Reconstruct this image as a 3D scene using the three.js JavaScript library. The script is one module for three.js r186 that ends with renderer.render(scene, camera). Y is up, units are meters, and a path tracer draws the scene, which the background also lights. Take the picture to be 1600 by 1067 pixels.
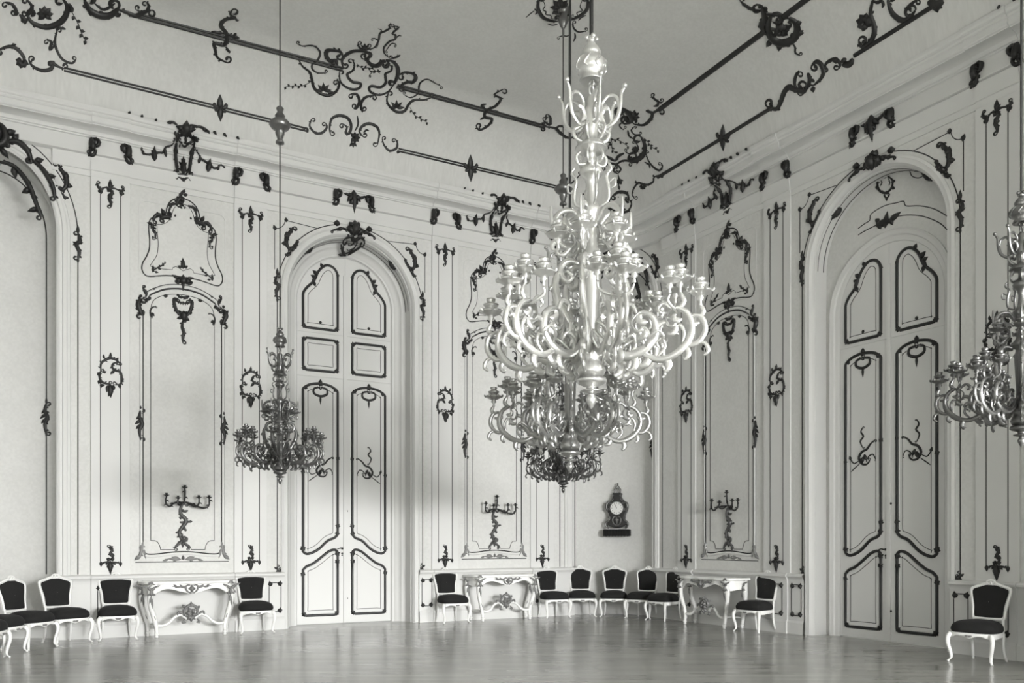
import * as THREE from 'three';
import { mergeGeometries, toCreasedNormals } from 'three/addons/utils/BufferGeometryUtils.js';
import { RoundedBoxGeometry } from 'three/addons/geometries/RoundedBoxGeometry.js';
import { RectAreaLightUniformsLib } from 'three/addons/lights/RectAreaLightUniformsLib.js';

// ---------------------------------------------------------------- camera, sky, daylight, exposure
// Room axes: x runs along the left wall towards the corner, -z runs along the right wall towards the corner.
const F = 1330, CX = 800, HY = 849, EYE = 1.6;            // focal length, principal column and horizon in photo pixels
const TH = Math.atan(740 / 1330), SN = Math.sin(TH), CS = Math.cos(TH);
const scene = new THREE.Scene();
const renderer = new THREE.WebGLRenderer();
renderer.toneMapping = THREE.LinearToneMapping;
renderer.toneMappingExposure = 1.0;
renderer.shadowMap.enabled = true;
const camera = new THREE.PerspectiveCamera(2 * Math.atan(533.5 / F) * 180 / Math.PI, 1600 / 1067, 0.05, 100);
camera.position.set(0, EYE, 0);
camera.lookAt(SN, EYE, -CS);
camera.setViewOffset(1600, 1067, 0, 533.5 - HY, 1600, 1067);   // the rising front of the plate camera
camera.updateProjectionMatrix();
scene.add(camera);
scene.background = new THREE.Color(0.9, 0.92, 0.88);
RectAreaLightUniformsLib.init();
const BACK = -12;                                                 // the rear wall, behind the camera, holds the windows
const WINDOWS = [[10.4, 2.2, 0.4, 7.4], [7.6, 2.2, 0.4, 7.4], [4.8, 2.2, 0.4, 7.4]];      // centre, width, sill, head
for (const [a, w, y0, y1] of WINDOWS) {                            // sky light falls in and downwards
  const L = new THREE.RectAreaLight(new THREE.Color(1, 1, 1), 130, w - 0.1, y1 - y0 - 0.1);
  L.name = 'window_daylight';
  L.position.set(a, (y0 + y1) / 2, -BACK - 0.12);
  L.lookAt(a, (y0 + y1) / 2 - 3.3, -BACK - 1.12);
  L.castShadow = true;
  scene.add(L);
}

// ---------------------------------------------------------------- helpers
let seed = 7;
const rnd = () => { seed = (seed * 1664525 + 1013904223) >>> 0; return seed / 4294967296; };
const V = (x, y, z) => new THREE.Vector3(x, y, z);
const taken = new Map();
function numbered(n) { const k = taken.get(n) ?? 0; taken.set(n, k + 1); return k ? n + '_' + String(k).padStart(3, '0') : n; }
function mesh(name, geo, m, parent) {
  if (Array.isArray(geo)) geo = join(geo);
  const o = new THREE.Mesh(geo, m);
  o.castShadow = o.receiveShadow = true;
  o.name = parent && parent !== scene ? name : numbered(name);
  (parent ?? scene).add(o);
  return o;
}
function struct(name, geo, m) { const o = mesh(name, geo, m); o.userData.kind = 'structure'; return o; }
function thing(name, label, category, group, x = 0, y = 0, z = 0, turn = 0) {
  const o = new THREE.Group();
  o.name = numbered(name); o.position.set(x, y, z); o.rotation.y = turn;
  o.userData = { label, category };
  if (group) o.userData.group = group;
  scene.add(o);
  return o;
}
function copy(o, label, x, y, z, turn) {
  const c = o.clone(); c.name = numbered(o.name.replace(/_\d\d\d$/, ''));
  c.userData = { ...o.userData, label };
  c.position.set(x, y, z); c.rotation.y = turn; scene.add(c);
  return c;
}
function join(list) {
  const l = list.map((g) => { const q = g.index ? g.toNonIndexed() : g; for (const k of Object.keys(q.attributes)) if (k !== 'position' && k !== 'normal' && k !== 'uv') q.deleteAttribute(k); return q; });
  return mergeGeometries(l);
}
// grid of points -> geometry; uv in metres
function grid(rows, uvs, crease = 0.5) {
  const nr = rows.length, nc = rows[0].length, pos = [], uv = [], idx = [];
  for (let i = 0; i < nr; i++) for (let j = 0; j < nc; j++) { pos.push(...rows[i][j].toArray()); uv.push(...(uvs ? uvs(i, j) : [i * 0.1, j * 0.1])); }
  for (let i = 0; i + 1 < nr; i++) for (let j = 0; j + 1 < nc; j++) { const a = i * nc + j, b = a + nc; idx.push(a, b, a + 1, b, b + 1, a + 1); }
  let g = new THREE.BufferGeometry();
  g.setAttribute('position', new THREE.Float32BufferAttribute(pos, 3));
  g.setAttribute('uv', new THREE.Float32BufferAttribute(uv, 2));
  g.setIndex(idx); g.computeVertexNormals();
  return crease ? toCreasedNormals(g, crease) : g;
}
const box = (w, h, d, x, y, z, r = 0.006) => new RoundedBoxGeometry(w, h, d, 1, Math.min(r, w / 3, h / 3, d / 3)).translate(x, y, z);
function lathe(pts, seg = 20) { return new THREE.LatheGeometry(pts.map(([r, y]) => new THREE.Vector2(Math.max(r, 0.0001), y)), seg); }
// tube with a radius profile through 3D points
function tube(pts, rad, { seg = 5, sides = 7, flat = 1, round = true } = {}) {
  const v = pts.map((p) => (p.isVector3 ? p : V(...p)));
  const c = new THREE.CatmullRomCurve3(v, false, 'centripetal'), n = Math.max(4, (v.length - 1) * seg);
  const P = c.getPoints(n), fr = c.computeFrenetFrames(n, false), rows = [];
  const R = typeof rad === 'function' ? rad : (t) => rad * (round ? 0.45 + 0.55 * Math.sin(Math.PI * Math.min(1, Math.max(0, t))) ** 0.6 : 1);
  for (let i = 0; i <= n; i++) {
    const r = R(i / n), row = [];
    for (let k = 0; k <= sides; k++) {
      const a = (k / sides) * Math.PI * 2;
      row.push(P[i].clone().addScaledVector(fr.normals[i], Math.cos(a) * r).addScaledVector(fr.binormals[i], Math.sin(a) * r * flat));
    }
    rows.push(row);
  }
  const cap = (row, p) => row.map(() => p.clone());
  return grid([cap(rows[0], P[0]), ...rows, cap(rows[n], P[n])], null, 0);
}
const ball = (r, x, y, z, n = 8) => new THREE.SphereGeometry(r, n, Math.max(5, n - 2)).translate(x, y, z);

// ---------------------------------------------------------------- materials
function noise2(w, h, cells, oct, s0) {        // tileable value noise, 0..1
  const out = new Float32Array(w * h); let amp = 1, tot = 0;
  seed = s0;
  for (let o = 0; o < oct; o++) {
    const cx = cells[0] << o, cy = cells[1] << o, g = new Float32Array(cx * cy).map(() => rnd());
    for (let y = 0; y < h; y++) for (let x = 0; x < w; x++) {
      const fx = x / w * cx, fy = y / h * cy, x0 = fx | 0, y0 = fy | 0, tx = fx - x0, ty = fy - y0, sx = tx * tx * (3 - 2 * tx), sy = ty * ty * (3 - 2 * ty);
      const x1 = (x0 + 1) % cx, y1 = (y0 + 1) % cy;
      out[y * w + x] += amp * ((g[y0 * cx + x0] * (1 - sx) + g[y0 * cx + x1] * sx) * (1 - sy) + (g[y1 * cx + x0] * (1 - sx) + g[y1 * cx + x1] * sx) * sy);
    }
    tot += amp; amp *= 0.55;
  }
  return out.map((v) => v / tot);
}
function texture(w, h, f, srgb, rep) {
  const d = new Uint8Array(w * h * 4);
  for (let i = 0; i < w * h; i++) { const c = f(i); d[4 * i] = c[0]; d[4 * i + 1] = c[1]; d[4 * i + 2] = c[2]; d[4 * i + 3] = 255; }
  const t = new THREE.DataTexture(d, w, h);
  t.wrapS = t.wrapT = THREE.RepeatWrapping; t.magFilter = THREE.LinearFilter; t.minFilter = THREE.LinearMipmapLinearFilter;
  if (srgb) t.colorSpace = THREE.SRGBColorSpace;
  t.repeat.set(...rep); t.needsUpdate = true;
  return t;
}
const nA = noise2(512, 512, [8, 8], 5, 11), nB = noise2(512, 512, [90, 90], 2, 23);
const plasterMap = texture(512, 512, (i) => { const v = 206 + (nA[i] - 0.5) * 7 + (nB[i] - 0.5) * 10; return [v, v, v - 3]; }, true, [0.33, 0.33]);
const plasterBump = texture(512, 512, (i) => { const v = 128 + (nA[i] - 0.5) * 60 + (nB[i] - 0.5) * 70; return [v, v, v]; }, false, [0.33, 0.33]);
// waxed oak floor: narrow boards of slightly different tone, scuffs running with them
const nF = noise2(1024, 1024, [6, 40], 5, 31), nG = noise2(1024, 1024, [5, 5], 4, 37);
const tone = []; seed = 5; for (let i = 0; i < 64 * 8; i++) tone.push(rnd());
const floorMap = texture(1024, 1024, (i) => {
  const x = i % 1024, y = (i / 1024) | 0, row = (y / 32) | 0, col = (((x + row * 397) % 1024) / 256) | 0;
  const v = 128 + (nF[i] - 0.5) * 64 + (tone[row * 8 + col] - 0.5) * 18 + (nG[i] - 0.5) * 44;
  return [v, v, v - 6];
}, true, [0.22, 0.22]);
const floorRough = texture(1024, 1024, (i) => { const v = 92 + (nG[i] - 0.5) * 70 + (nF[i] - 0.5) * 60; return [v, v, v]; }, false, [0.22, 0.22]);
const S = (o) => new THREE.MeshStandardMaterial(o), PH = (o) => new THREE.MeshPhysicalMaterial(o);
const lin = (r, g = r, b = r * 0.975) => new THREE.Color().setRGB(r, g, b);
const M = {
  wall: S({ map: plasterMap, bumpMap: plasterBump, bumpScale: 0.0025, roughness: 0.82 }),
  trim: S({ color: lin(0.63), roughness: 0.6 }),
  ceiling: S({ map: plasterMap, roughness: 0.9 }),
  door: S({ color: lin(0.64), roughness: 0.45 }),
  floor: PH({ map: floorMap, roughnessMap: floorRough, roughness: 0.9, clearcoat: 0.7, clearcoatRoughness: 0.2 }),
  gold: S({ color: lin(0.024), roughness: 0.45, metalness: 0.3 }),
  goldLine: S({ color: lin(0.03), roughness: 0.5, metalness: 0.2 }),
  bronze: S({ color: lin(0.16), roughness: 0.3, metalness: 0.75 }),
  silver: S({ color: lin(0.68), roughness: 0.3, metalness: 0.78 }),
  gilt: S({ color: lin(0.45), roughness: 0.28, metalness: 0.8 }),
  white: S({ color: lin(0.8), roughness: 0.4 }),
  carve: S({ color: lin(0.2), roughness: 0.5, metalness: 0.15 }),
  antique: S({ color: lin(0.075), roughness: 0.45, metalness: 0.25 }),
  velvet: PH({ color: lin(0.008), roughness: 0.95, sheen: 0.35, sheenRoughness: 0.5, sheenColor: lin(0.12) }),
  dark: S({ color: lin(0.02), roughness: 0.4 }),
  iron: S({ color: lin(0.03), roughness: 0.5, metalness: 0.4 }),
  dial: S({ color: lin(0.75), roughness: 0.35 }),
  glass: PH({ color: 0xffffff, roughness: 0.02, transmission: 1, thickness: 0 }),
};

// ---------------------------------------------------------------- the room's surfaces
const BA = 16.05, AB = 11.75, R = 1.28, QX = AB - R, QB = BA - R, LX = -1.75, UF = R * Math.PI / 2;   // wall planes and the rounded corners
const DX = LX - R;                                     // hidden wall planes
const UB0 = QX + UF;                                                // run length where the right wall starts
const CA = 5.375, CB = 9.14, UCB = UB0 + (QB - CB);                 // centres of the two doorways
// a point of the wall surface: u runs left to right along the walls, y up, h out of the wall
function wallPt(u, y, h = 0) {
  if (u < LX - UF) return V(DX + h, y, -(QB - (LX - UF - u)));
  if (u < LX) { const t = (LX - u) / R; return V(LX - (R - h) * Math.sin(t), y, -(QB + (R - h) * Math.cos(t))); }
  if (u <= QX) return V(u, y, -(BA - h));
  if (u < UB0) { const t = (u - QX) / R; return V(QX + (R - h) * Math.sin(t), y, -(QB + (R - h) * Math.cos(t))); }
  return V(AB - h, y, -(QB - (u - UB0)));
}
function wallN(u) {
  if (u < LX - UF) return V(1, 0, 0);
  if (u < LX) { const t = (LX - u) / R; return V(Math.sin(t), 0, Math.cos(t)); }
  if (u <= QX) return V(0, 0, 1);
  if (u < UB0) { const t = (u - QX) / R; return V(-Math.sin(t), 0, Math.cos(t)); }
  return V(-1, 0, 0);
}
const onWall = (h = 0) => (u, y) => ({ p: wallPt(u, y, h), n: wallN(u) });
// the cove between cornice and flat ceiling: distance from the wall -> height
const TOP = 10.13;
const cove = new THREE.SplineCurve([[0.37, 8.78], [0.40, 8.98], [0.475, 9.24], [0.61, 9.5], [0.81, 9.74], [1.03, 9.92], [1.26, 10.04], [1.55, 10.11], [1.9, TOP]].map((p) => new THREE.Vector2(...p)));
const covePts = cove.getPoints(64);
function coveY(e) {
  if (e >= 1.9) return TOP;
  if (e <= 0.37) return 8.78;
  for (let i = 0; i + 1 < covePts.length; i++) if (e <= covePts[i + 1].x) { const a = covePts[i], b = covePts[i + 1]; return a.y + (b.y - a.y) * (e - a.x) / (b.x - a.x); }
  return TOP;
}
function inset(a, b) {                                              // distance of a plan point from the walls
  if (a > QX && b > QB) return R - Math.hypot(a - QX, b - QB);
  if (a < LX && b > QB) return R - Math.hypot(a - LX, b - QB);
  return Math.min(AB - a, BA - b, a - DX);
}
// photo pixel -> point on the ceiling or cove
function ray(px, py) { const X = (px - CX) / F; return [X * CS + SN, (HY - py) / F, CS - X * SN]; }
function ceilHit(px, py) {
  const [a, v, b] = ray(px, py), f = (t) => EYE + v * t - coveY(inset(a * t, b * t));
  let lo = 3, hi = 3; for (let t = 3; t < 40; t += 0.05) { if (f(t) > 0) { hi = t; break; } lo = t; }
  for (let i = 0; i < 24; i++) { const m = (lo + hi) / 2; if (f(m) > 0) hi = m; else lo = m; }
  return [a * lo, b * lo, lo];
}
function onCeil(px, py) {
  const [a, b, d] = ceilHit(px, py), q = 0.01, y = (s, t) => coveY(inset(a + s, b + t));
  const n = V((y(q, 0) - y(-q, 0)) / (2 * q), -1, -(y(0, q) - y(0, -q)) / (2 * q)).normalize();
  return { p: V(a, y(0, 0), -b), n, d };
}
// photo pixel -> (u, y) on the left wall, h in front of it
function pxA(px, py, h = 0) { const [a, v, b] = ray(px, py), t = (BA - h) / b; return [a * t, EYE + v * t]; }

// ---------------------------------------------------------------- relief strokes: carved scrolls, leaves and lines raised from a surface
function strokeGeo(S3, width, hs = 0.55) {
  const n = S3.length, rows = [], prof = [[-1, 0], [-0.72, 0.75], [0, 1], [0.72, 0.75], [1, 0]];
  for (let i = 0; i < n; i++) {
    const t = S3[Math.min(n - 1, i + 1)].p.clone().sub(S3[Math.max(0, i - 1)].p).normalize();
    const s = t.clone().cross(S3[i].n).normalize(), w = width[i] / 2;
    rows.push(prof.map(([x, z]) => S3[i].p.clone().addScaledVector(s, x * w).addScaledVector(S3[i].n, z * w * 2 * hs)));
  }
  return grid(rows, null, 0);
}
const catmull = (pts, n) => new THREE.SplineCurve(pts.map((p) => new THREE.Vector2(...p))).getPoints(n).map((p) => [p.x, p.y]);
const PROF = {
  taper: (t) => 0.32 + 0.68 * Math.sin(Math.PI * t) ** 0.7,
  leaf: (t) => Math.max(0.04, Math.sin(Math.PI * t ** 0.75)),
  even: () => 1,
};
// strokes in a motif: [width, x0, y0, x1, y1 ...]; a negative width is a leaf. map: motif coordinates -> [u, y]
function relief(strokes, surf, map, k, { fringe = 0, hs = 0.55, even = false, bold = 1.3, vol = 0.42 } = {}) {
  const out = []; let c = 0;
  const put = (pts, w, prof) => {
    const S3 = pts.map((p) => surf(...map(...p))), ww = pts.map((_, i) => Math.abs(w) * k * bold * prof(i / (pts.length - 1)));
    out.push(strokeGeo(S3, ww, hs));
  };
  for (const s of strokes) {
    const w = s[0], P = []; for (let i = 1; i < s.length; i += 2) P.push([s[i], s[i + 1]]);
    const n = P.length === 2 ? (w < 0 ? 5 : 6) : (P.length - 1) * 4, pts = P.length === 2 ? Array.from({ length: n + 1 }, (_, i) => [P[0][0] + (P[1][0] - P[0][0]) * i / n, P[0][1] + (P[1][1] - P[0][1]) * i / n]) : catmull(P, n);
    put(pts, w, w < 0 ? PROF.leaf : even ? PROF.even : PROF.taper);
    if (fringe && w > 0 && P.length > 3) for (const end of [0, 1]) {                          // volutes at the ends of a scroll
      const q = end ? pts : [...pts].reverse(), m = q.length - 1, ax = q[m][0] - q[m - 1][0], ay = q[m][1] - q[m - 1][1], bx = q[m - 1][0] - q[m - 3][0], by = q[m - 1][1] - q[m - 3][1];
      const cr = Math.sign(bx * ay - by * ax) || 1, c0 = Math.atan2(ay, ax), v = [q[m]]; let x = q[m][0], y = q[m][1];
      for (let i = 1; i <= 10; i++) { const st = w * vol * (1 - i * 0.065), an = c0 + cr * i * 0.56; x += st * Math.cos(an); y += st * Math.sin(an); v.push([x, y]); }
      put(v, w * (vol > 0.5 ? 0.62 : 0.5), (t) => 0.55 + 0.6 * t);
    }
    if (fringe && w > 0 && P.length > 2) for (let i = 2; i < pts.length - 1; i += 3) {      // leaflets along a scroll
      c++;
      const dx = pts[i + 1][0] - pts[i - 1][0], dy = pts[i + 1][1] - pts[i - 1][1], l = Math.hypot(dx, dy) || 1, sd = c % 3 ? 1 : -1, f = fringe * w * (0.75 + 0.25 * (c % 4) / 3);
      const nx = -dy / l * sd, ny = dx / l * sd, a = [pts[i][0] + nx * w * 0.25, pts[i][1] + ny * w * 0.25];
      put([0, 0.33, 0.66, 1].map((t) => [a[0] + f * t * (nx * 0.85 + dx / l * 0.55 * t), a[1] + f * t * (ny * 0.85 + dy / l * 0.55 * t)]), -w * 0.55, PROF.leaf);
    }
  }
  return join(out);
}
// plain line of even width through a dense path
function line(path, surf, w, hs = 0.5, closed = false) {
  let P = path; if (closed) P = [...path, path[0], path[1]];
  const S3 = P.map((p) => surf(p[0], p[1])); return strokeGeo(S3, S3.map(() => w), hs);
}
function offset(path, d) {                                          // move a closed path inwards by d
  const n = path.length, ar = path.reduce((s, p, i) => { const q = path[(i + 1) % n]; return s + p[0] * q[1] - q[0] * p[1]; }, 0) > 0 ? 1 : -1;
  return path.map((p, i) => { const a = path[(i + n - 1) % n], b = path[(i + 1) % n], l = Math.hypot(b[0] - a[0], b[1] - a[1]) || 1; return [p[0] - (b[1] - a[1]) / l * d * ar, p[1] + (b[0] - a[0]) / l * d * ar]; });
}
const dense = (path, step = 0.06) => { const o = []; path.forEach((p, i) => { const q = path[(i + 1) % path.length]; const n = Math.max(1, Math.round(Math.hypot(q[0] - p[0], q[1] - p[1]) / step)); for (let k = 0; k < n; k++) o.push([p[0] + (q[0] - p[0]) * k / n, p[1] + (q[1] - p[1]) * k / n]); }); return o; };
const vline = (u, y0, y1) => { const n = Math.max(1, Math.round(Math.abs(y1 - y0) / 0.5)); return Array.from({ length: n + 1 }, (_, i) => [u, y0 + (y1 - y0) * i / n]); };
const mirrorX = (strokes, c = 0) => [...strokes, ...strokes.map((s) => s.map((v, i) => (i % 2 ? 2 * c - v : v)))];
const flipX = (strokes, c = 0) => strokes.map((s) => s.map((v, i) => (i % 2 ? 2 * c - v : v)));

// ---------------------------------------------------------------- shell
const PA = [[CA - 4.6, CA - 4.0], [CA - 2.255, CA - 1.665], [CA + 1.665, CA + 2.255], [CA + 4.0, CA + 4.6]];         // pilasters on the left wall
const PB = [[UCB - 4.77, UCB - 4.23], [UCB - 2.35, UCB - 1.72], [UCB + 1.72, UCB + 2.35], [UCB + 4.05, UCB + 4.6]];   // pilasters on the right wall
const SPR = 6.34, AR = 1.26;                                        // springing and half width of the doorways
const NS = 6.75, NRISE = 1.25, ND = 0.12;                           // niches in the rounded corners
function archPath(r, spr, y0 = 0, n = 36) { const p = []; for (let i = 0; i <= 6; i++) p.push([-r, y0 + (spr - y0) * i / 6]); for (let i = 1; i < n; i++) { const t = Math.PI * (1 - i / n); p.push([r * Math.cos(t), spr + r * Math.sin(t)]); } for (let i = 6; i >= 0; i--) p.push([r, y0 + (spr - y0) * i / 6]); return p; }
function wallShape(u0, u1, holes) {
  const s = new THREE.Shape([[u0, -0.05], [u1, -0.05], [u1, 10.2], [u0, 10.2]].map((p) => new THREE.Vector2(...p)));
  for (const h of holes) s.holes.push(new THREE.Path(h.map((p) => new THREE.Vector2(...p))));
  return s;
}
const winHole = ([a, w, y0, y1]) => [[a - w / 2, y0], [a + w / 2, y0], [a + w / 2, y1], [a - w / 2, y1]];
function wallMesh(name, u0, u1, holes, thick, place) {
  const g = new THREE.ExtrudeGeometry(wallShape(u0, u1, holes), { depth: thick, bevelEnabled: false, curveSegments: 1 });
  place(g);
  return struct(name, g, M.wall);
}
const NL0 = -1.58, NL1 = 0.26, NLM = (NL0 + NL1) / 2, NLH = (NL1 - NL0) / 2;      // the niche at the near end of the left wall
const nicheHole = (() => { const p = [[NL0, -0.04], [NL1, -0.04]]; for (let i = 0; i <= 40; i++) { const t = Math.PI * i / 40; p.push([NLM + NLH * Math.cos(t), NS + NRISE * Math.sin(t)]); } return p; })();
const hole = (c) => archPath(1.3, SPR, -0.04).map(([x, y]) => [c + x, y]);
const wallLeft = wallMesh('wall_left', LX, QX, [hole(CA), nicheHole], 0.75, (g) => g.translate(0, 0, -BA - 0.75));
const wallRight = wallMesh('wall_right', UB0, UB0 + QB - BACK + 0.3, [hole(UCB)], 0.6, (g) => { g.rotateY(-Math.PI / 2); g.translate(AB + 0.6, 0, -QB - UB0); });
const plain = (name, w, h, d, x, y, z) => { const g = new THREE.BoxGeometry(w, h, d).translate(x, y, z); return struct(name, g, M.wall); };
plain('wall_side', 0.3, 10.4, BA - BACK + 0.6, DX - 0.15, 5.1, -(BA + BACK) / 2);
wallMesh('wall_rear', DX - 0.3, AB + 0.3, WINDOWS.map(winHole), 0.4, (g) => g.translate(0, 0, -BACK));
// unseen pier, added to shade the near end of the right wall
struct('added_pier', new THREE.BoxGeometry(1.3, 10.2, 0.5).translate(AB - 0.65, 5.1, -4.35), M.wall);
// rounded corners: niche, spandrel above its arch, and the masonry behind
function nicheWall(name, u0, u1, hollow) {
  const N = 40, um = (u0 + u1) / 2, hw = (u1 - u0) / 2, arch = (u) => NS + NRISE * Math.sqrt(Math.max(0, 1 - ((u - um) / hw) ** 2));
  const us = Array.from({ length: N + 1 }, (_, i) => um - hw * Math.cos(Math.PI * i / N));
  const dep = (u) => -ND - (hollow ? 0.5 * Math.sqrt(Math.max(0, 1 - ((u - um) / hw) ** 2)) : 0);
  const back = us.map((u) => [0, 3, 6, 8.4].map((y) => wallPt(u, y, dep(u))));
  const span = us.map((u) => [arch(u), Math.max(arch(u), 8.2), 8.9].map((y) => wallPt(u, y, 0)));
  const uv = (k) => (i, j) => [us[i], k[i][j].y];
  const path = [[u0, 0], ...[1, 2, 3, 4].map((k) => [u0, NS * k / 4.0001]), ...us.map((u) => [u, arch(u)]), ...[4, 3, 2, 1, 0].map((k) => [u1, NS * k / 4.0001])];
  const intr = path.map(([u, y]) => [wallPt(u, y, 0), wallPt(u, y, -ND - 0.01)]);
  const w = struct(name, join(hollow ? [grid(back, uv(back)), grid(intr)] : [grid(back, uv(back)), grid(span, uv(span)), grid(intr)]), M.wall);
  // moulded archivolt standing on the wall around the niche
  const prof = [[0.0, -0.01], [0.0, 0.03], [0.03, 0.05], [0.06, 0.03], [0.085, 0.03], [0.1, 0.055], [0.15, 0.06], [0.175, 0.04], [0.2, 0.035], [0.21, 0]];
  const arc = (o) => { const p = [[u0 - o, 0], [u0 - o, 1.08], ...[1, 2, 3, 4].map((k) => [u0 - o, NS * k / 4])]; for (let i = 1; i < 48; i++) { const t = Math.PI * (1 - i / 48); p.push([um + (hw + o) * Math.cos(t), NS + (NRISE + o) * Math.sin(t)]); } for (const k of [4, 3, 2, 1]) p.push([u1 + o, NS * k / 4]); p.push([u1 + o, 1.08], [u1 + o, 0]); return p; };
  const rings = prof.map(([o, h]) => arc(o).map(([u, y]) => wallPt(u, y, h)));
  mesh('archivolt', grid(rings[0].map((_, i) => rings.map((r) => r[i])), null, 0.45), M.trim, w);
  return { w, um, hw, u0, u1, arc, dep };
}
const nicheR = nicheWall('wall_corner', QX, UB0), nicheL = nicheWall('wall_niche', NL0, NL1, true);
mesh('masonry', [new THREE.BoxGeometry(1.9, 10.3, 0.2).translate(QX + 0.95, 5.1, -BA - 0.5), new THREE.BoxGeometry(0.2, 10.3, 1.9).translate(AB + 0.5, 5.1, -QB - 0.95)], M.wall, nicheR.w);
struct('wall_end', join([grid(Array.from({ length: 15 }, (_, i) => { const u = LX - UF + UF * i / 14; return [0, 5, 10.2].map((y) => wallPt(u, y, 0)); })), new THREE.BoxGeometry(1.9, 10.3, 0.2).translate(LX - 0.95, 5.1, -BA - 0.5)]), M.wall);
{
  const g = new THREE.PlaneGeometry(AB - DX + 1.2, BA - BACK + 1.4).rotateX(-Math.PI / 2).translate((AB + DX) / 2, 0, -(BA + BACK) / 2), p = g.attributes.position, uv = g.attributes.uv;
  for (let i = 0; i < p.count; i++) { const a = p.getX(i), b = -p.getZ(i); uv.setXY(i, a * CS - b * SN, a * SN + b * CS); }
  const slab = new THREE.BoxGeometry(AB - DX + 1.2, 0.2, BA - BACK + 1.4).translate((AB + DX) / 2, -0.11, -(BA + BACK) / 2);
  struct('floor', join([g, slab]), M.floor);
}
const ceilStations = [];
for (let i = 0; i <= 28; i++) ceilStations.push(LX - UF - (QB - BACK) * (1 - i / 28));
for (let i = 1; i <= 14; i++) ceilStations.push(LX - UF + UF * i / 14);
for (let i = 1; i <= 20; i++) ceilStations.push(LX + (QX - LX) * i / 20);
for (let i = 1; i <= 14; i++) ceilStations.push(QX + UF * i / 14);
for (let i = 1; i <= 28; i++) ceilStations.push(UB0 + (QB - BACK) * i / 28);
{
  // one height field over the plan, so cove and flat ceiling meet smoothly, also over the rounded corners
  const xs = [], zs = [], add = (arr, a, b, n) => { for (let i = 0; i < n; i++) arr.push(a + (b - a) * i / n); };
  add(xs, DX, DX + 2, 40); add(xs, DX + 2, AB - 2, 12); add(xs, AB - 2, AB, 40); xs.push(AB);
  add(zs, BACK, BA - 2, 16); add(zs, BA - 2, BA, 40); zs.push(BA);
  const rows = xs.map((a) => zs.map((b) => V(a, coveY(Math.max(0.3, inset(a, b))), -b)));
  const roof = new THREE.BoxGeometry(AB - DX + 1.2, 0.2, BA - BACK + 1.2).translate((AB + DX) / 2, TOP + 0.13, -(BA + BACK) / 2);
  globalThis.ceiling = struct('ceiling', join([grid(rows, (i, j) => [xs[i], zs[j]], 0), roof]), M.ceiling);
}
const ceiling = globalThis.ceiling;
// cornice: a moulded profile carried round the room, stepping forward over the pilasters
function carry(stations, prof) { return grid(stations.map(([u, h]) => prof.map(([e, y]) => wallPt(u, y, h + e))), (i, j) => [stations[i][0], prof[j][1]], 0.4); }
function stations(u0, u1, pil, step = 0.022, base = () => 0) {
  const o = [], cut = [...new Set([u0, u1, ...ceilStations.filter((u) => u > u0 && u < u1)])].sort((a, b) => a - b);
  const h = (u) => (pil.some(([a, b]) => u > a && u < b) ? step : 0) + base(u);
  const ev = [...cut, ...pil.flat().filter((u) => u > u0 && u < u1)].sort((a, b) => a - b);
  for (const u of ev) { o.push([u, h(u - 1e-4)]); if (Math.abs(h(u - 1e-4) - h(u + 1e-4)) > 1e-6) o.push([u, h(u + 1e-4)]); }
  o[0][1] = h(u0 + 1e-4);
  return o;
}
const FORE = [...PA, ...PB];
const upProf = [[0.0, 8.14], [0.05, 8.155], [0.075, 8.17], [0.075, 8.19], [0.03, 8.2], [0.03, 8.44], [0.055, 8.45], [0.055, 8.47], [0.075, 8.48], [0.08, 8.5], [0.1, 8.53], [0.14, 8.555], [0.2, 8.57], [0.27, 8.575], [0.27, 8.59], [0.29, 8.6], [0.3, 8.615], [0.3, 8.7], [0.32, 8.71], [0.335, 8.73], [0.335, 8.745], [0.36, 8.76], [0.375, 8.79], [0.375, 8.84]];
const cornice = struct('trim_1', carry(stations(LX - UF - (QB - BACK), UB0 + QB - BACK, FORE), upProf), M.trim);
const loProf = [[0, 7.8], [0.015, 7.805], [0.015, 7.9], [0.03, 7.91], [0.03, 7.93], [0.035, 8.02], [0.055, 8.1], [0.06, 8.14], [0.0, 8.145]];
const archEnd = 0.33;
const architrave = struct('trim_2', join([carry(stations(NL1 - 0.06, QX - archEnd, PA), loProf), carry(stations(UB0 + archEnd, UB0 + QB - BACK, PB), loProf)]), M.trim);
// dado with its cap, broken by the doorways
const dadoProf = [[0, 1.07], [0.1, 1.06], [0.125, 1.04], [0.125, 1.01], [0.1, 0.985], [0.085, 0.95], [0.08, 0.9], [0.08, 0.24], [0.095, 0.22], [0.105, 0.2], [0.105, 0]];
const nb = (u) => (u > QX && u < UB0) || (u > LX - UF && u < LX) ? -ND : 0;
const jw = 1.36;
const base1 = struct('baseboard_left', join([carry(stations(NL1, CA - jw, PA, 0.025), dadoProf), carry(stations(CA + jw, QX, PA, 0.025), dadoProf)]), M.trim);
const plinth = [[0, 0.26], [0.03, 0.25], [0.035, 0.22], [0.035, 0]];
struct('baseboard_corner', join([carry(stations(QX, UB0, [], 0, () => -ND), plinth), carry(Array.from({ length: 25 }, (_, i) => { const u = NL0 + (NL1 - NL0) * i / 24; return [u, nicheL.dep(u)]; }), plinth)]), M.trim);
const base2 = struct('baseboard_right', join([carry(stations(UB0, UCB - jw, PB, 0.025), dadoProf), carry(stations(UCB + jw, UB0 + QB - BACK, PB, 0.025), dadoProf)]), M.trim);
let winNo = 0;
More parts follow.
